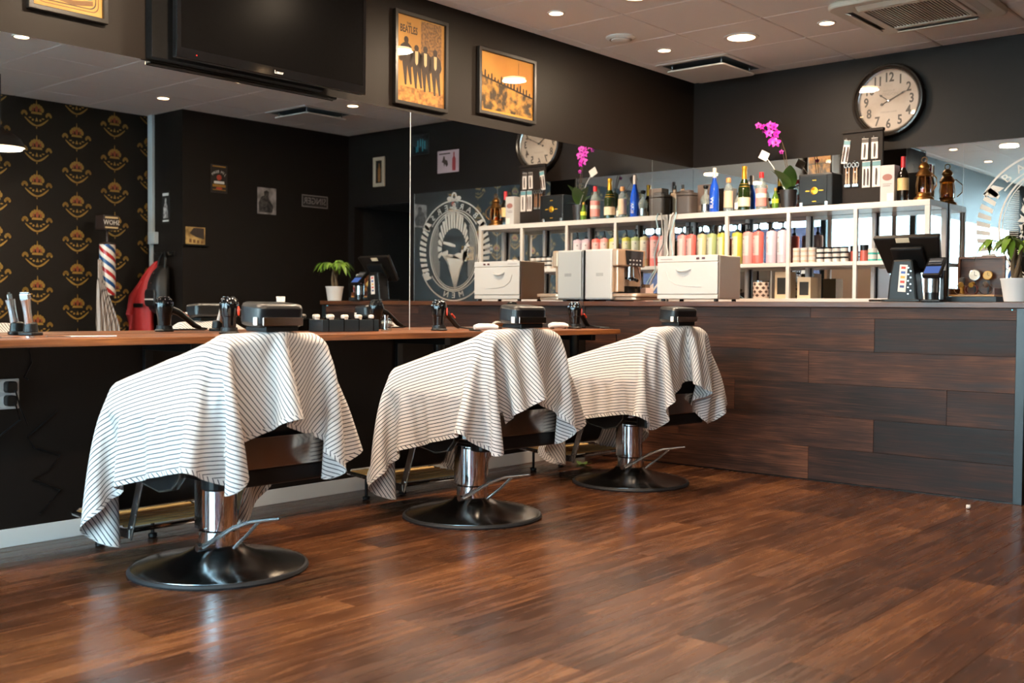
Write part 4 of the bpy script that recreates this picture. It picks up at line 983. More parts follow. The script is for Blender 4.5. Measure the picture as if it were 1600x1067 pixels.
for x, z, r, c, w in ((-.025, .150, .033, '#e3ddd0', 'white-faced'), (.045, .148, .026, '#b5934f', 'brass-faced')):
    q = thing('pocket_watch', '%s pocket watch leaning in the wooden box on the bar' % w, 'watch', (2.515+x, 6.165, KZ+.0415), group='pocket watches in the wooden box')
    F_ = T((0, 0, z-.0415)) @ RX(80)
    obj('case', MB().lathe([(r*.9, -.006), (r, -.003), (r, .004), (r*.9, .006)], 28, F_), GOLD if r < .03 else STEEL, q, smooth=True)
    obj('dial', MB().lathe([(r*.84, .0055), (r*.84, .0068)], 28, F_), mat('dial_'+c[1:], c, .4), q)
    obj('watch_hand', MB().box(-.001, .001, 0, r*.6, .007, .0076, F_).box(-.001, .001, 0, r*.45, .007, .0076, F_ @ RZ(-110)), BLACK, q)
    obj('rest', MB().box(-.004, .004, .007, .014, 0, z-.05), BLACK, q)
for i, (x, y, a, c, w) in enumerate(((-.07, -.04, 20, '#8c5a34', 'tan leather strap watch by the box edge'), (-.01, -.045, -10, '#6a2f22', 'dark red strap watch in the middle of the box'), (.06, -.04, 35, '#3a3634', 'black strap watch at the plant end of the box'))):
    q = thing('wrist_watch', w, 'watch', (2.515+x, 6.12+y, KZ+.0415), radians(a), group='strap watches in the wooden box')
    obj('strap', MB().ring(ell(.036, .028, 24, 0, .028), ell(.033, .025, 24, 0, .028), -.009, .009, RX(90)), mat('strap_'+c[1:], c, .5), q, smooth=True)
    obj('case', MB().cyl((0, -.012, .052), (0, .012, .058), .014, 16), GOLD if i != 2 else STEEL, q, smooth=True)
q = thing('shaving_brush', 'small brass and grey shaving brush standing in the wooden box', 'brush', (2.425, 6.16, KZ+.0415), radians(30))
obj('handle', MB().lathe([(.014, 0), (.016, .006), (.009, .025), (.013, .04), (.012, .05)], 16), GOLD, q, smooth=True)
obj('bristles', MB().lathe([(.011, .05), (.019, .085), (.015, .095), (0, .098)], 16), mat('bristle_grey', '#4c4845', .8), q, smooth=True)
# money tree in a white pot
t = thing('potted_plant', 'money tree in a white pot on the end of the bar', 'plant', (2.765, 5.96, KZ))
POT = mat('pot_white', '#d8d5d4', .4)
obj('pot', MB().lathe([(.054, 0), (.058, .002), (.075, .112), (.078, .118), (.078, .124), (.071, .124), (.069, .1), (0, .1)], 40), POT, t, smooth=True)
obj('soil', MB().lathe([(.069, .1), (.069, .104), (.03, .108), (0, .109)], 24), mat('soil', '#2b2019', .9, bump=.8), t)
TR = mat('trunk_bark', '#5a452c', .7, bump=.5); GRN = mat('leaf_green', '#4a6322', .4); GRL = mat('leaf_bright', '#6a8a2c', .4)
tr_ = MB()
for k in range(3):
    tr_.tube([(.018*cos(2.1*k+z*14), .018*sin(2.1*k+z*14), .1+z) for z in [i*.02 for i in range(10)]], [.014-.0006*i for i in range(10)], 8)
obj('trunk', tr_, TR, t, smooth=True)
def leaf(L, w, droop):
    m_ = MB(); A = []; n = 7
    for i in range(n+1):
        u = i/n; x = L*u; z = .10*L*sin(u*pi*.5)-droop*L*u*u; hw = w*sin(pi*min(1, u*.93+.05))**.8
        A.append(((x, -hw, z+hw*.25), (x, 0, z), (x, hw, z+hw*.25)))
    V_ = [[m_.b.verts.new(p) for p in r] for r in A]
    for a, b_ in zip(V_, V_[1:]):
        for k in (0, 1): m_.b.faces.new((a[k], b_[k], b_[k+1], a[k+1]))
    return m_
rr = random.Random(11)
lf = None
stems = [(0, 0, .27)]
for k, (az, el, L) in enumerate(((10, 40, .07), (75, 25, .10), (140, 35, .09), (200, 22, .13), (260, 30, .10), (320, 25, .11), (165, 65, .08))):
    e = radians(el); a = radians(az); p0 = Vector((.0, .0, .275)); p1 = p0+Vector((cos(a)*cos(e), sin(a)*cos(e), sin(e)))*L
    st = obj('stem', MB().tube([p0, (p0+p1)/2+Vector((0, 0, .012)), p1], .003, 6), GRN, t, smooth=True)
    for j in range(6):
        la = a+radians(-75+30*j); LL = .075+.035*rr.random()
        o = obj('leaf', leaf(LL, LL*.17, .55+.5*rr.random()), GRL if (j+k) % 3 else GRN, st, smooth='all')
        o.location = p1; o.rotation_euler = (rr.uniform(-.3, .3), rr.uniform(-.15, .25), la)
t = thing('spray_bottle', 'white spray bottle with red and blue diagonal stripes behind the potted plant', 'bottle', (2.70, 6.16, KZ))
def stripes_mat():
    q = NT('barber_stripes'); b = q.bsdf(None, .3); c = q.n('TexCoord'); s = q.n('SeparateXYZ'); q.l(c.outputs['Object'], s.inputs[0])
    ang = q.math('ARCTAN2', s.outputs[1], s.outputs[0]); v = q.math('FRACT', q.math('ADD', q.math('MULTIPLY', s.outputs[2], 6.4), q.math('MULTIPLY', ang, -.3183099)))
    r = q.ramp(v, [(0, '#a8201f'), (.24, '#e9e4de'), (.5, '#17457c'), (.74, '#e9e4de')])
    r.node.color_ramp.interpolation = 'CONSTANT'; q.l(r, b.inputs['Base Color']); return q.m
STRIPE = stripes_mat()
obj('body', MB().lathe([(.03, 0), (.034, .005), (.034, .17), (.028, .19), (.014, .2)], 28), STRIPE, t, smooth=True)
obj('cap', MB().lathe([(.015, .2), (.016, .225), (.013, .235), (0, .236)], 18), STEEL, t, smooth=True)

# ------------------------------------------------------------------ pump bottles, jars and boxes in the shelf bays
S1 = 1.053+.2805; S0 = 1.053+.0305; ST = 1.053+.6675
def label_mat(name, base, lab):
    return mat(name+'_body', base, .35), mat(name+'_label', lab, .5)
def pump_bottle(x, key, base, lab, label, y=6.985, h=.232, r=.038):
    t = thing('pump_bottle', label, 'bottle', (x, y, S1), radians(-30), group='pump bottles on the upper shelf')
    bm_, lm_ = label_mat('bottle_'+key, base, lab)
    obj('body', MB().lathe([(r-.004, 0), (r, .004), (r, h-.012), (r-.006, h-.003), (.014, h), (.014, h+.006)], 28), bm_, t, smooth=True)
    b_ = MB(); P = [(r+.0006)*Vector((cos(a), sin(a), 0)) for a in [radians(-150+i*10) for i in range(13)]]
    lo = [b_.b.verts.new((p.x, p.y, .06)) for p in P]; hi = [b_.b.verts.new((p.x, p.y, h-.03)) for p in P]
    for i in range(12): b_.b.faces.new((lo[i], lo[i+1], hi[i+1], hi[i]))
    l = obj('label', b_, lm_, t, smooth='all')
    P2 = MB()
    for k in range(6): P2.box(-.014, .014-.004*(k % 2), -.0008, 0, .08+k*.012, .0835+k*.012, T((0, -r-.0006, 0)))
    P2.prism(ell(.007, .007, 12), 0, .0006, T((0, -r-.0004, h-.05)) @ RX(90))
    obj('print', P2, mat('ink_grey', '#8d8482', .5), l)
    p = obj('pump', MB().lathe([(.015, h+.004), (.016, h+.022), (.006, h+.024), (.006, h+.05), (.012, h+.052), (.012, h+.062), (0, h+.064)], 18), BLACK, t, smooth=True)
    obj('nozzle', MB().tube([(0, 0, h+.057), (.0, -.02, h+.058), (0, -.042, h+.053)], [.007, .006, .0045], 8), BLACK, p, smooth=True)
    return t
PK, CO, BG, GN, LI, LV = ('pink', '#d98f8c', '#dcbcb8'), ('coral', '#d8675f', '#dcaea8'), ('sand', '#b3ab80', '#cfc8b6'), ('sage', '#97a26f', '#c6c4b2'), ('lime', '#b0aa3f', '#cfc9a8'), ('lavender', '#c0aebb', '#d2cacf')
for x, (key, base, lab), label in ((.089, PK, 'pale pink pump bottle in the mirror corner, first of the row'), (.168, CO, 'coral pump bottle between the corner pink one and the sand one'),
        (.262, BG, 'sand coloured pump bottle between coral and sage ones'), (.345, GN, 'sage green pump bottle next to the first shelf divider pair'), (.432, LI, 'pale lime pump bottle just before the first divider'),
        (.556, LI, 'lime pump bottle just past the first divider'), (.645, PK, 'pink pump bottle between lime and coral in the second bay'), (.728, CO, 'coral pump bottle in the second bay beside the lavender pair'),
        (.832, LV, 'lavender pump bottle beside the second bay coral bottle'), (.918, LV, 'lavender pump bottle against the second divider')):
    pump_bottle(x, key, base, lab, label)
JW = mat('jar_white', '#cbc3bc', .38); JB = mat('jar_beige', '#c8a88f', .4); JT = mat('jar_teal', '#38a69a', .35); JR = mat('jar_terracotta', '#b8574a', .4)
def jar(x, y, z, r, h, body, lid, label, grp, band_=None):
    t = thing('jar', label, 'jar', (x, y, z), group=grp)
    obj('body', MB().lathe([(r-.002, 0), (r, .002), (r, h*.66), (r-.002, h*.68)], 20), body, t, smooth=True)
    obj('lid', MB().lathe([(r+.001, h*.66), (r+.001, h-.0015), (r-.001, h-.0005), (0, h-.0005)], 20), lid, t, smooth=True)
    if band_: obj('label', MB().lathe([(r+.0004, h*.15), (r+.0004, h*.5)], 20, cap=False), band_, t, smooth=True)
LV3 = ('bottom', 'middle', 'top')
for i, x in enumerate((1.03, 1.088, 1.146)):
    for k in range(3): jar(x, 6.975, S1+k*.0345, .0255, .0345, JW, JW, 'small white jar with beige band, %s of the %s stack after the second divider' % (LV3[k], ('first', 'second', 'third')[i]), 'white lidded jars stacked in the third bay', JB)
for i, x in enumerate((1.206, 1.264, 1.322, 1.38)):
    for k in range(3): jar(x, 6.975, S1+k*.0345, .0265, .0345, JW, BLACK, 'small white jar with black lid, %s of the %s black-lidded stack' % (LV3[k], ('first', 'second', 'third', 'fourth')[i]), 'black lidded jars stacked in the third bay')
for x, l in ((1.425, 'squat terracotta jar with black lid before the last divider'), (1.518, 'squat terracotta jar with black lid just past the last divider')): jar(x, 7.03 if x < 1.46 else 6.975, S1, .0275, .11, JR, BLACK, l, 'terracotta jars')
for x, l in ((1.575, 'teal jar next to the terracotta jar in the last bay'), (1.64, 'teal jar half behind the till monitor')): jar(x, 6.975, S1, .029, .085, JT, JW, l, 'teal jars', JW)
t = thing('storage_tin', 'patterned brown and white tin in the lower second bay', 'tin', (.745, 7.0, S0))
obj('body', MB().lathe([(.054, 0), (.056, .003), (.056, .122), (.054, .125)], 28), mat('tin_cream', '#d8c6bb', .35), t, smooth=True)
for k in range(4):
    m_ = MB()
    for i in range(8):
        a = 2*pi*i/8; m_.prism([(-.016, 0), (0, -.012), (.016, 0), (0, .012)], 0, .0008, RZ(math.degrees(a)+k*22.5) @ T((.0563, 0, .022+k*.027)) @ RY(90) @ RZ(90))
    obj('diamond_print', m_, mat('ink_tin', '#4c3830', .5), t)
obj('lid', MB().lathe([(.0575, .118), (.0575, .128), (0, .130)], 28), STEEL, t, smooth=True)
CARD = mat('carton_beige', '#c9b294', .6)
for x, w, h, l in ((.905, .105, .19, 'beige carton with dark window in the lower second bay'), (1.075, .10, .15, 'beige carton with dark window in the lower third bay')):
    t = thing('carton', l, 'box', (x, 7.06, S0), group='cartons with dark windows')
    obj('box', MB().box(-w/2, w/2, -.06, .06, 0, h), CARD, t, bevel=.002)
    obj('window_print', MB().box(-w*.32, w*.36, -.0612, -.06, h*.16, h*.78), mat('print_black', '#171310', .6), t)
# ------------------------------------------------------------------ along the top of the shelf
def bottle(x, y, prof, m, label, name='bottle', cap=None, capm=None, lab=None, labm=None, n=28):
    t = thing(name, label, 'bottle', (x, y, ST))
    obj('glass_body', MB().lathe(prof, n), m, t, smooth=True)
    if cap: obj('cap', MB().lathe(cap, 20), capm, t, smooth=True)
    if lab: obj('label', MB().lathe(lab, n, cap=False), labm, t, smooth=True)
    return t
BLUEG = mat('bottle_blue', '#1d4fc0', .08, 0, Transmission_Weight=0); GREENG = mat('bottle_dark_green', '#1c2b12', .07); CLR = glass('bottle_clear', '#e3ebe8', 1.3, body=.22); AMB = glass('whisky_glass', '#cfa57a', 1.2)
PEACH = mat('label_peach', '#e5c2a2', .55); CORK = mat('cork_copper', '#c98a55', .45); FOIL = mat('foil_gold', '#d79a2b', .3, .6); CREAM = mat('label_cream2', '#ead2b4', .55); PINKL = mat('label_pinkred', '#dd8a84', .5)
t = thing('flask', 'flat square glass flask with dark cap in the mirror corner', 'bottle', (.04, 7.06, ST))
obj('glass_body', MB().prism(rrect(.062, .035, .01), 0, .175).prism(rrect(.03, .022, .008), .175, .205), mat('flask_tan', '#a98d73', .2), t, bevel=.006)
obj('cap', MB().lathe([(.012, .2), (.012, .235), (0, .236)], 16), BLACK, t, smooth=True)
GRYC = mat('canister_grey', '#4c423d', .45)
t = thing('canister', 'dark grey lidded canister at the corner end of the shelf top', 'canister', (.125, 6.985, ST))
obj('body', MB().prism(rrect(.135, .12, .03), 0, .135), GRYC, t, smooth=True, bevel=.006)
obj('lid', MB().prism(rrect(.142, .127, .032), .136, .16).prism(rrect(.09, .08, .02), .16, .18), GRYC, t, smooth=True, bevel=.005)
t = thing('gift_carton', 'tall grey brown carton behind the glass decanter', 'box', (.225, 7.12, ST))
obj('box', MB().box(-.06, .06, -.05, .05, 0, .225), mat('carton_greybrown', '#6d5a50', .5), t, bevel=.002)
obj('label', MB().box(-.045, .045, -.0512, -.05, .03, .07), mat('label_tan', '#8d7768', .5), t)
bottle(.285, 6.99, [(.028, 0), (.032, .004), (.032, .075), (.04, .10), (.03, .125), (.012, .145), (.011, .18), (.014, .185)], CLR, 'ornate clear glass decanter with black stopper beside the blue bottle', 'decanter', [(.013, .18), (.02, .19), (.02, .205), (0, .212)], BLACK, [(.0326, .015), (.0326, .065)], STEEL)
t = bottle(.36, 6.985, [(.032, 0), (.035, .006), (.035, .15), (.030, .19), (.016, .235), (.0135, .255), (.0135, .28)], BLUEG, 'tall cobalt blue bottle with white capsule on the shelf top', cap=[(.0145, .258), (.0145, .325), (.012, .33), (0, .331)], capm=mat('capsule_pale', '#d9c9c2', .4))
text('lettering', 'BLAA', .034, T((0, -.0352, .07)) @ RX(90) @ RZ(90), mat('print_white', '#e8e4e0', .5), t)
bottle(.478, 6.985, [(.030, 0), (.033, .004), (.033, .165), (.028, .185), (.015, .20), (.014, .215)], CLR, 'round-shouldered clear gin bottle with copper cork and peach label', cap=[(.018, .213), (.019, .24), (.015, .248), (0, .249)], capm=CORK, lab=[(.0335, .03), (.0335, .15)], labm=PEACH)
bottle(.535, 7.02, [(.020, 0), (.022, .003), (.022, .08), (.009, .105), (.009, .125)], CLR, 'miniature clear bottle with black cap beside the champagne bottle', cap=[(.0105, .118), (.0105, .142), (0, .143)], capm=BLACK, lab=[(.0224, .02), (.0224, .065)], labm=PAPER)
t = bottle(.605, 6.99, [(.040, 0), (.0445, .006), (.0445, .14), (.038, .185), (.020, .225), (.016, .24), (.0155, .30)], GREENG, 'dark green champagne bottle with gold foil neck', 'champagne_bottle', [(.018, .205), (.019, .24), (.0175, .30), (.02, .305), (.018, .322), (0, .326)], FOIL, [(.0449, .03), (.0449, .095)], CREAM)
obj('neck_label', MB().lathe([(.0405, .172), (.034, .195)], 24, cap=False), GOLD, t, smooth=True)
t = bottle(.745, 6.985, [(.036, 0), (.039, .004), (.039, .16), (.033, .185), (.016, .205), (.0145, .235)], CLR, 'clear bottle with bright red cap and pink red label', cap=[(.0165, .228), (.0165, .268), (0, .269)], capm=mat('cap_red', '#d92a2c', .35), lab=[(.0396, .025), (.0396, .15)], labm=PINKL)
obj('label_band', MB().lathe([(.0401, .085), (.0401, .115)], 24, cap=False), PAPER, t, smooth=True)
bottle(.858, 6.98, [(.022, 0), (.025, .004), (.025, .075), (.010, .115), (.009, .135)], mat('bottle_olive', '#4b6a1e', .1), 'small green bottle with yellow label leaning on the orchid pot', cap=[(.0105, .128), (.0105, .148), (0, .149)], capm=GOLD, lab=[(.0254, .04), (.0254, .07)], labm=mat('label_yellow', '#c9cf3a', .5))
t = thing('orchid', 'magenta orchid in a dark square pot with a white tag card', 'plant', (.935, 7.03, ST))
obj('pot', MB().lathe([(.048, 0), (.052, .003), (.062, .125), (.062, .132), (.055, .132), (.053, .11), (0, .11)], 28), mat('pot_dark', '#241f1f', .4), t, smooth=True)
OG = mat('orchid_leaf', '#37501f', .35)
for az, L, w, dr, el in ((200, .20, .035, .25, 62), (250, .19, .055, .4, 66), (300, .20, .055, .3, 72), (35, .10, .03, .5, 60), (110, .16, .034, .4, 58), (330, .09, .028, .9, 55)):
    o = obj('leaf', leaf(L, w, dr), OG, t, smooth='all'); o.location = (.01*cos(radians(az)), .01*sin(radians(az)), .115); o.rotation_euler = (0, radians(-el), radians(az))
MAG = mat('orchid_magenta', '#b31c9c', .5); MAGD = mat('orchid_lip', '#7d1060', .5)
def petal(L, w): return leaf(L, w, .35)
st1 = [(.0, .0, .12), (-.02, -.01, .3), (-.05, -.03, .45), (-.09, -.05, .56), (-.15, -.06, .605), (-.215, -.06, .60)]
st2 = [(.005, .0, .12), (.0, -.01, .26), (-.02, -.02, .40), (-.05, -.04, .50), (-.075, -.05, .54)]
for P in (st1, st2): obj('flower_stem', MB().tube(P, .003, 6), mat('orchid_stem', '#4d3a24', .5), t, smooth=True)
rr = random.Random(2)
for i, (x, y, z, s) in enumerate(((-.205, -.075, .60, .030), (-.165, -.085, .585, .033), (-.11, -.08, .59, .040), (-.075, -.085, .575, .040), (-.115, -.085, .535, .042), (-.06, -.08, .525, .044), (-.095, -.08, .475, .046), (-.065, -.08, .465, .045), (-.035, -.05, .40, .022), (-.17, -.06, .56, .022))):
    fl_ = obj('blossom', MB().ball((0, 0, .004), .008, n=8), MAGD, t, smooth=True)
    fl_.location = (x, y, z); fl_.rotation_euler = (radians(80+rr.uniform(-18, 18)), 0, radians(rr.uniform(-25, 25)))
    for k in range(5):
        p_ = obj('petal', petal(s*.82, s*(.36 if k in (1, 4) else .24)), MAG, fl_, smooth='all'); p_.rotation_euler = (0, radians(-8), radians(90+72*k))
obj('tag_card', MB().box(-.035, .035, -.001, .001, -.03, .03, T((-.17, -.05, .385)) @ RY(28)), PAPER, t)
obj('tag_stick', MB().tube([(-.01, -.02, .12), (-.10, -.045, .3), (-.17, -.047, .39)], .0025, 6), WTOOL, t)
t = thing('black_case', 'black gift case with round gold emblem on the shelf top', 'box', (1.172, 7.04, ST))
obj('case', MB().box(-.125, .125, -.09, .09, 0, .225), mat('case_black', '#0d0c0c', .4, Specular_IOR_Level=.3), t, bevel=.01)
obj('front_panel', MB().box(-.105, .085, -.094, -.0905, .015, .21), BLACK, t, bevel=.004)
obj('emblem', MB().lathe([(.026, 0), (.026, .003), (.018, .005), (0, .005)], 24, T((-.005, -.094, .105)) @ RX(90)), mat('emblem_gold', '#d9a02c', .25, .8), t, smooth=True)
obj('emblem_wings', MB().box(-.07, -.04, -.0955, -.094, .102, .109).box(.03, .06, -.0955, -.094, .102, .109).box(-.02, .01, -.0955, -.094, .175, .180).box(-.02, .01, -.0955, -.094, .03, .035), mat('emblem_gold', '#d9a02c', .25, .8), t)
obj('foot', MB().box(-.115, -.09, -.096, -.07, 0, .03).box(.07, .095, -.096, -.07, 0, .03), STEEL, t, bevel=.003)
# upright board of carded scissors and razors
t = thing('display_board', 'dark upright board hung with carded scissors and razors, before the clock', 'display', (1.462, 7.05, ST))
RK = mat('rack_brown', '#1c1410', .6, Specular_IOR_Level=.2)
obj('board', MB().box(-.14, .14, 0, .018, 0, .505), RK, t, bevel=.003)
obj('rail', MB().box(-.145, .145, -.012, .022, .49, .510), RK, t, bevel=.003)
obj('base_foot', MB().box(-.14, .14, -.045, .06, 0, .012), RK, t, bevel=.002)
CARDW = mat('card_white', '#d9cdc6', .5); CARDT = mat('card_teal', '#5f8890', .5)
cards = [(-.105, .445, .16, .045, 8, 'white carded comb hanging askew at the board top corner'), (.02, .445, .14, .045, 2, 'white carded razor at the top middle of the board'), (.085, .445, .14, .045, 0, 'white carded scissors at the top by the rail end'),
         (-.10, .285, .15, .046, 0, 'pair of orange-lit scissors on the lower row, orchid side'), (-.045, .285, .15, .046, 0, 'pair of orange-lit scissors, second on the lower row'), (.03, .29, .175, .055, 0, 'teal topped card with two razors on the lower row'), (.10, .29, .175, .055, 0, 'teal topped card with one razor at the lower row end')]
for i, (x, zt, hgt, w, a, l) in enumerate(cards):
    q = thing('carded_tool', l, 'tool', M=T((1.462+x, 7.049, ST+zt)) @ RX(90) @ RZ(-a), group='carded tools on the display board')
    if i in (3, 4):
        OR = mat('scissor_copper', '#b98a6c', .25, .8)  # copper-coloured blades on steel grips
        obj('hook', MB().cyl((0, .012, 0), (0, .012, .02), .003, 8), STEEL, q)
        for s in (-1, 1):
            obj('grip', MB().ring(ell(.013, .018, 18, s*.013, -.012), ell(.008, .012, 18, s*.013, -.012), .004, .010), STEEL, q)
            obj('blade', MB().prism([(s*.010-.004, -.03), (s*.010+.004, -.03), (s*.009+.007, -hgt+.02), (s*.009, -hgt), (s*.009-.007, -hgt+.02)][::-1], .004, .008), OR, q)
        obj('screw', MB().cyl((0, -.06, .003), (0, -.06, .012), .006, 10), STEEL, q)
        obj('tip_guard', MB().prism(rrect(.044, .02, .006, cx=0, cy=-hgt), .003, .010), STEEL, q)
    else:
        obj('card', MB().prism([(-w/2, -hgt), (w/2, -hgt), (w/2, 0), (-w/2, 0)], .003, .0045), CARDW, q)
        obj('header', MB().prism([(-w/2, -hgt*.2), (w/2, -hgt*.2), (w/2, -hgt*.02), (-w/2, -hgt*.02)], .0046, .0052), CARDT if i in (0, 5, 6) else mat('card_dark', '#4a403b', .5), q)
        n = 2 if i in (0, 5) else 1
        for k in range(n):
            xx = 0 if n == 1 else (-.012+.024*k)
            obj('tool', MB().prism([(xx-.005, -hgt*.92), (xx+.004, -hgt*.92), (xx+.007, -hgt*.5), (xx+.004, -hgt*.28), (xx-.004, -hgt*.28), (xx-.006, -hgt*.6)], .0055, .010), mat('tool_dark', '#3d2a24', .3), q, bevel=.001)
        obj('hook', MB().cyl((0, .006, .0), (0, .006, .025), .003, 8), STEEL, q)
t = thing('gift_box', 'pale grey bottle carton with a red brown oval crest', 'box', (1.662, 7.03, ST))
obj('box', MB().box(-.047, .047, -.045, .045, 0, .245), mat('carton_pale', '#b7b2b1', .5), t, bevel=.002)
obj('crest_print', MB().prism(ell(.033, .022, 24, 0, .165), 0, .0008, T((0, -.045, 0)) @ RX(90)), mat('ink_crest', '#8d5a50', .5), t)
obj('text_print', MB().box(-.03, .02, -.0458, -.045, .105, .112).box(-.03, .03, -.0458, -.045, .118, .123), mat('ink_grey', '#8d8482', .5), t)
obj('picture_print', MB().box(.0, .042, -.0458, -.045, .01, .06), PAPER, t)
bottle(1.75, 7.03, [(.032, 0), (.0365, .006), (.0365, .165), (.030, .195), (.015, .22), (.014, .29)], mat('wine_black', '#14110e', .08), 'dark wine bottle with long red capsule and cream shield label', 'wine_bottle', [(.0155, .225), (.0155, .298), (0, .299)], mat('capsule_red', '#b01e24', .35), [(.0369, .075), (.0369, .155)], mat('label_gold', '#d5b077', .5))
BRASS = mat('old_brass', '#94693a', .3, .9)
t = thing('oil_lantern', 'old brass ship lantern at the open end of the shelf top', 'lantern', (1.88, 7.05, ST))
obj('base', MB().lathe([(.06, 0), (.066, .006), (.062, .022), (.048, .03), (.044, .045), (.050, .055)], 28), BRASS, t, smooth=True)
obj('lamp_glass', MB().lathe([(.042, .055), (.045, .10), (.038, .16)], 24, cap=False), glass('amber_glass', '#c98a3a', 1.2), t, smooth=True)
for k in range(6): obj('guard_bar', MB().tube([(.05*cos(k*pi/3), .05*sin(k*pi/3), .05), (.052*cos(k*pi/3), .052*sin(k*pi/3), .105), (.043*cos(k*pi/3), .043*sin(k*pi/3), .165)], .0032, 6), BRASS, t, smooth=True)
obj('hood', MB().lathe([(.046, .16), (.052, .168), (.040, .19), (.028, .205), (.036, .215), (.036, .225), (.022, .245), (.012, .252), (0, .254)], 28), BRASS, t, smooth=True)
obj('burner', MB().lathe([(.024, .055), (.02, .08), (.008, .085), (0, .086)], 16), FOIL, t, smooth=True)
obj('carry_ring', MB().tube([(.018*cos(2*pi*i/16), 0, .268+.018*sin(2*pi*i/16)) for i in range(17)], .003, 6), BRASS, t, smooth=True)
obj('side_handle', MB().tube([(.06, -.02, .06), (.09, -.03, .09), (.092, -.03, .14), (.05, -.02, .18)], .004, 6), BRASS, t, smooth=True)
# ------------------------------------------------------------------ far side of the shop, seen only in the mirror
t = thing('barber_pole', 'red white and blue barber pole on a brown stand with a square sign', 'barber pole', (4.47, 4.80, 0))
DW = mat('stand_brown', '#2b1c16', .45)
obj('stand_base', MB().lathe([(.17, 0), (.17, .02), (.05, .045), (.035, .06)], 32), DW, t, smooth=True)
obj('stand_post', MB().lathe([(.032, .05), (.032, 1.06), (.06, 1.075), (.06, 1.09)], 20), DW, t, smooth=True)
obj('pole', MB().lathe([(.068, 1.09), (.068, 1.535)], 32), STRIPE, t, smooth=True)
obj('pole_cap', MB().lathe([(.07, 1.535), (.06, 1.55), (.012, 1.56), (.010, 1.67)], 24), DW, t, smooth=True)
sg = obj('sign_box', MB().box(-.075, .075, -.07, .07, 1.665, 1.79), DW, t, bevel=.003)
Ms = Matrix(((0, 0, -1, -.0755), (-1, 0, 0, 0), (0, 1, 0, 0), (0, 0, 0, 1)))
text('sign_lettering', 'SHOW', .058, Ms @ T((0, 1.725, 0)), PAPER, sg, sx=.85)
obj('sign_line', MB().box(-.06, .06, 1.762, 1.777, 0, .0006, Ms).box(-.06, .06, 1.676, 1.688, 0, .0006, Ms), mat('ink_pale', '#d8b988', .6), sg)
t2 = NT('hung_cape_cloth'); b_ = t2.bsdf(None, .8); c_ = t2.n('TexCoord'); s_ = t2.n('SeparateXYZ'); t2.l(c_.outputs['Object'], s_.inputs[0])
t2.l(t2.ramp(t2.math('FRACT', t2.math('MULTIPLY', s_.outputs[1], 60)), [(.0, '#55504f'), (.22, '#55504f'), (.24, '#b5aaa5')]), b_.inputs['Base Color'])
m_ = MB(); rows_ = []
for i in range(26):
    u = i/25; z = 1.40-.78*u; row = []
    for k in range(29):
        v = k/28-.5; spread = .018+.085*max(0, min(1, u*1.9-.35)); x = -.045-.02*sin(v*30)*min(1, u*3)-.04*u; y = -.095+v*2*spread+.06*max(0, min(1, u*2-.5))
        row.append(m_.b.verts.new((x, y, z-.04*abs(v)*u)))
    rows_.append(row)
for a, b2 in zip(rows_, rows_[1:]):
    for k in range(28): m_.b.faces.new((a[k], a[k+1], b2[k+1], b2[k]))
o = obj('hung_cape', m_, t2.m, smooth='all'); o.location = (4.47, 4.80, 0); tag(o, 'grey striped cape hung on the barber pole stand', 'cape')
# coats on the short wall
t = thing('hook_rail', 'small black hook rail on the short wall by the papered wall', 'hooks', (4.40, YJ-.001, 1.47))
obj('rail', MB().box(-.16, .16, -.015, -.0, -.02, .02), BLACK, t, bevel=.003)
for x in (-.13, -.02, .1): obj('hook', MB().tube([(x, -.015, 0), (x, -.05, -.01), (x, -.06, .02)], .005, 8), STEEL, t, smooth=True)
def cloth_lump(name, label, cat, loc, prof, m, extra=None, seed=1, amp=.012):
    """a hanging garment: stacked ovals (z, half width, half depth, x shift) with folds"""
    r_ = random.Random(seed); ph = [r_.uniform(0, 6) for _ in range(6)]
    t = thing(name, label, cat, loc); mb = MB(); rings = []; n = 36
    for z, a, b_, dx in prof:
        ring = []
        for k in range(n):
            th = 2*pi*k/n; f = 1+amp/.1*(.5*sin(5*th+ph[0]+z*4)+.35*sin(9*th+ph[1]-z*7))
            ring.append(mb.b.verts.new((dx+a*f*cos(th), b_*f*sin(th)-b_*1.15, z)))
        rings.append(ring)
    for p, q in zip(rings, rings[1:]):
        for k in range(n): mb.b.faces.new((p[k], p[(k+1) % n], q[(k+1) % n], q[k]))
    mb.b.faces.new(rings[0][::-1]); mb.b.faces.new(rings[-1])
    obj('cloth', mb, m, t, smooth='all', sub=1); return t
t = cloth_lump('red_jacket', 'red padded jacket hanging on the short wall beside the black backpack', 'jacket', (4.56, YJ-.045, 0), [(.60, .10, .05, .03), (.66, .16, .08, .03), (.80, .17, .085, .03), (1.0, .145, .08, .01), (1.15, .115, .075, -.02), (1.28, .07, .06, -.07), (1.38, .03, .03, -.11), (1.41, .012, .015, -.12)], mat('jacket_red', '#a61f1f', .65, bump=.4, bscale=30), seed=3)
obj('sleeve', MB().tube([(-.05, -.13, 1.22), (.05, -.165, 1.08), (.09, -.165, .92), (.08, -.15, .78)], [.02, .04, .045, .035], 12), mat('jacket_red', '#a61f1f', .65), t, smooth=True)
obj('pocket_flap', MB().box(-.13, .02, -.185, -.17, .985, 1.02, T((0, 0, 0))), BLACK, t, bevel=.004)
t = cloth_lump('backpack', 'black backpack hanging over the red jacket', 'bag', (4.33, YJ-.02, 0), [(.92, .08, .05, 0), (.95, .12, .08, 0), (1.08, .13, .09, 0), (1.22, .12, .085, 0), (1.33, .09, .06, 0), (1.37, .05, .03, 0)], mat('bag_black', '#0f0f10', .5, bump=.3), seed=8, amp=.006)
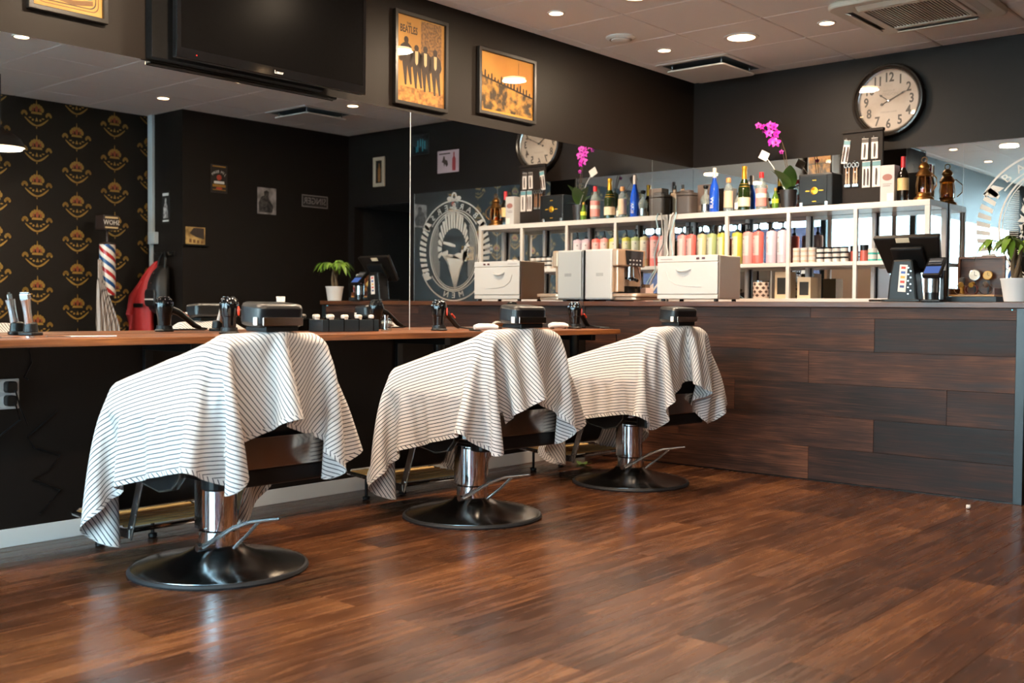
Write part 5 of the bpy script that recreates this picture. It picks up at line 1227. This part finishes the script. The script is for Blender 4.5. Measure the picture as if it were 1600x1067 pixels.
obj('strap', MB().tube([(-.06, -.07, 1.33), (-.05, -.06, 1.43), (0, -.04, 1.485), (.05, -.06, 1.43), (.06, -.07, 1.33)], .012, 8), BLACK, t, smooth=True)
obj('front_pocket', MB().prism(rrect(.17, .16, .04), .165, .195, T((0, 0, 1.07)) @ RX(90)), mat('bag_black', '#0f0f10', .5), t, smooth=True, bevel=.012)
obj('piping', MB().box(-.07, .07, -.199, -.195, 1.05, 1.062, RY(0)), PAPER, t)
obj('buckle', MB().ball((-.03, -.165, 1.29), .01, n=8).ball((.0, -.175, 1.2), .01, n=8), STEEL, t, smooth=True)
t = thing('pendant_lamp', 'black dome pendant lamp with glowing disc before the papered wall', 'pendant lamp', (3.92, 3.64, 2.2))
obj('shade', MB().lathe([(.175, 0), (.172, .012), (.14, .07), (.09, .11), (.035, .13), (.02, .16)], 40, cap=False), mat('shade_black', '#1a1512', .35), t, smooth=True)
obj('diffuser', MB().lathe([(.168, .004), (.168, .010)], 40), emit('pendant_disc', '#ffd7a6', 6), t)
obj('cord', MB().cyl((0, 0, .155), (0, 0, HC-2.203), .004, 8), BLACK, t)
l = bpy.data.lights.new('lamp', 'AREA'); l.shape = 'DISK'; l.size = .3; l.energy = 16; l.color = LAMP_WARM
o = bpy.data.objects.new('lamp', l); COL.objects.link(o); o.parent = t; o.location = (0, 0, -.01)
# litter on the floor
t = thing('fallen_leaf', 'small green leaf sprig lying on the floor beside the far chair base', 'leaf', (.381, 5.369, .001))
for a, L in ((20, .07), (95, .06), (160, .07), (250, .05), (310, .06)):
    o = obj('leaflet', leaf(L, L*.25, -.1), GRN, t, smooth='all'); o.rotation_euler = (0, radians(-10), radians(a)); o.location = (0, 0, .006)
obj('twig', MB().tube([(-.05, 0, .004), (0, .0, .008), (.06, .02, .004)], .003, 6), GRN, t)
m_ = MB(); rr = random.Random(4); m_.ball((0, 0, .012), .014, sz=.85, n=8)
for v in m_.b.verts: v.co *= .8+.4*rr.random()
for v in m_.b.verts: v.co.z = max(v.co.z, .001)
o = obj('paper_scrap', m_, PAPER); o.location = (2.663, 5.594, 0); tag(o, 'tiny white paper scrap on the floor in front of the bar end', 'scrap')
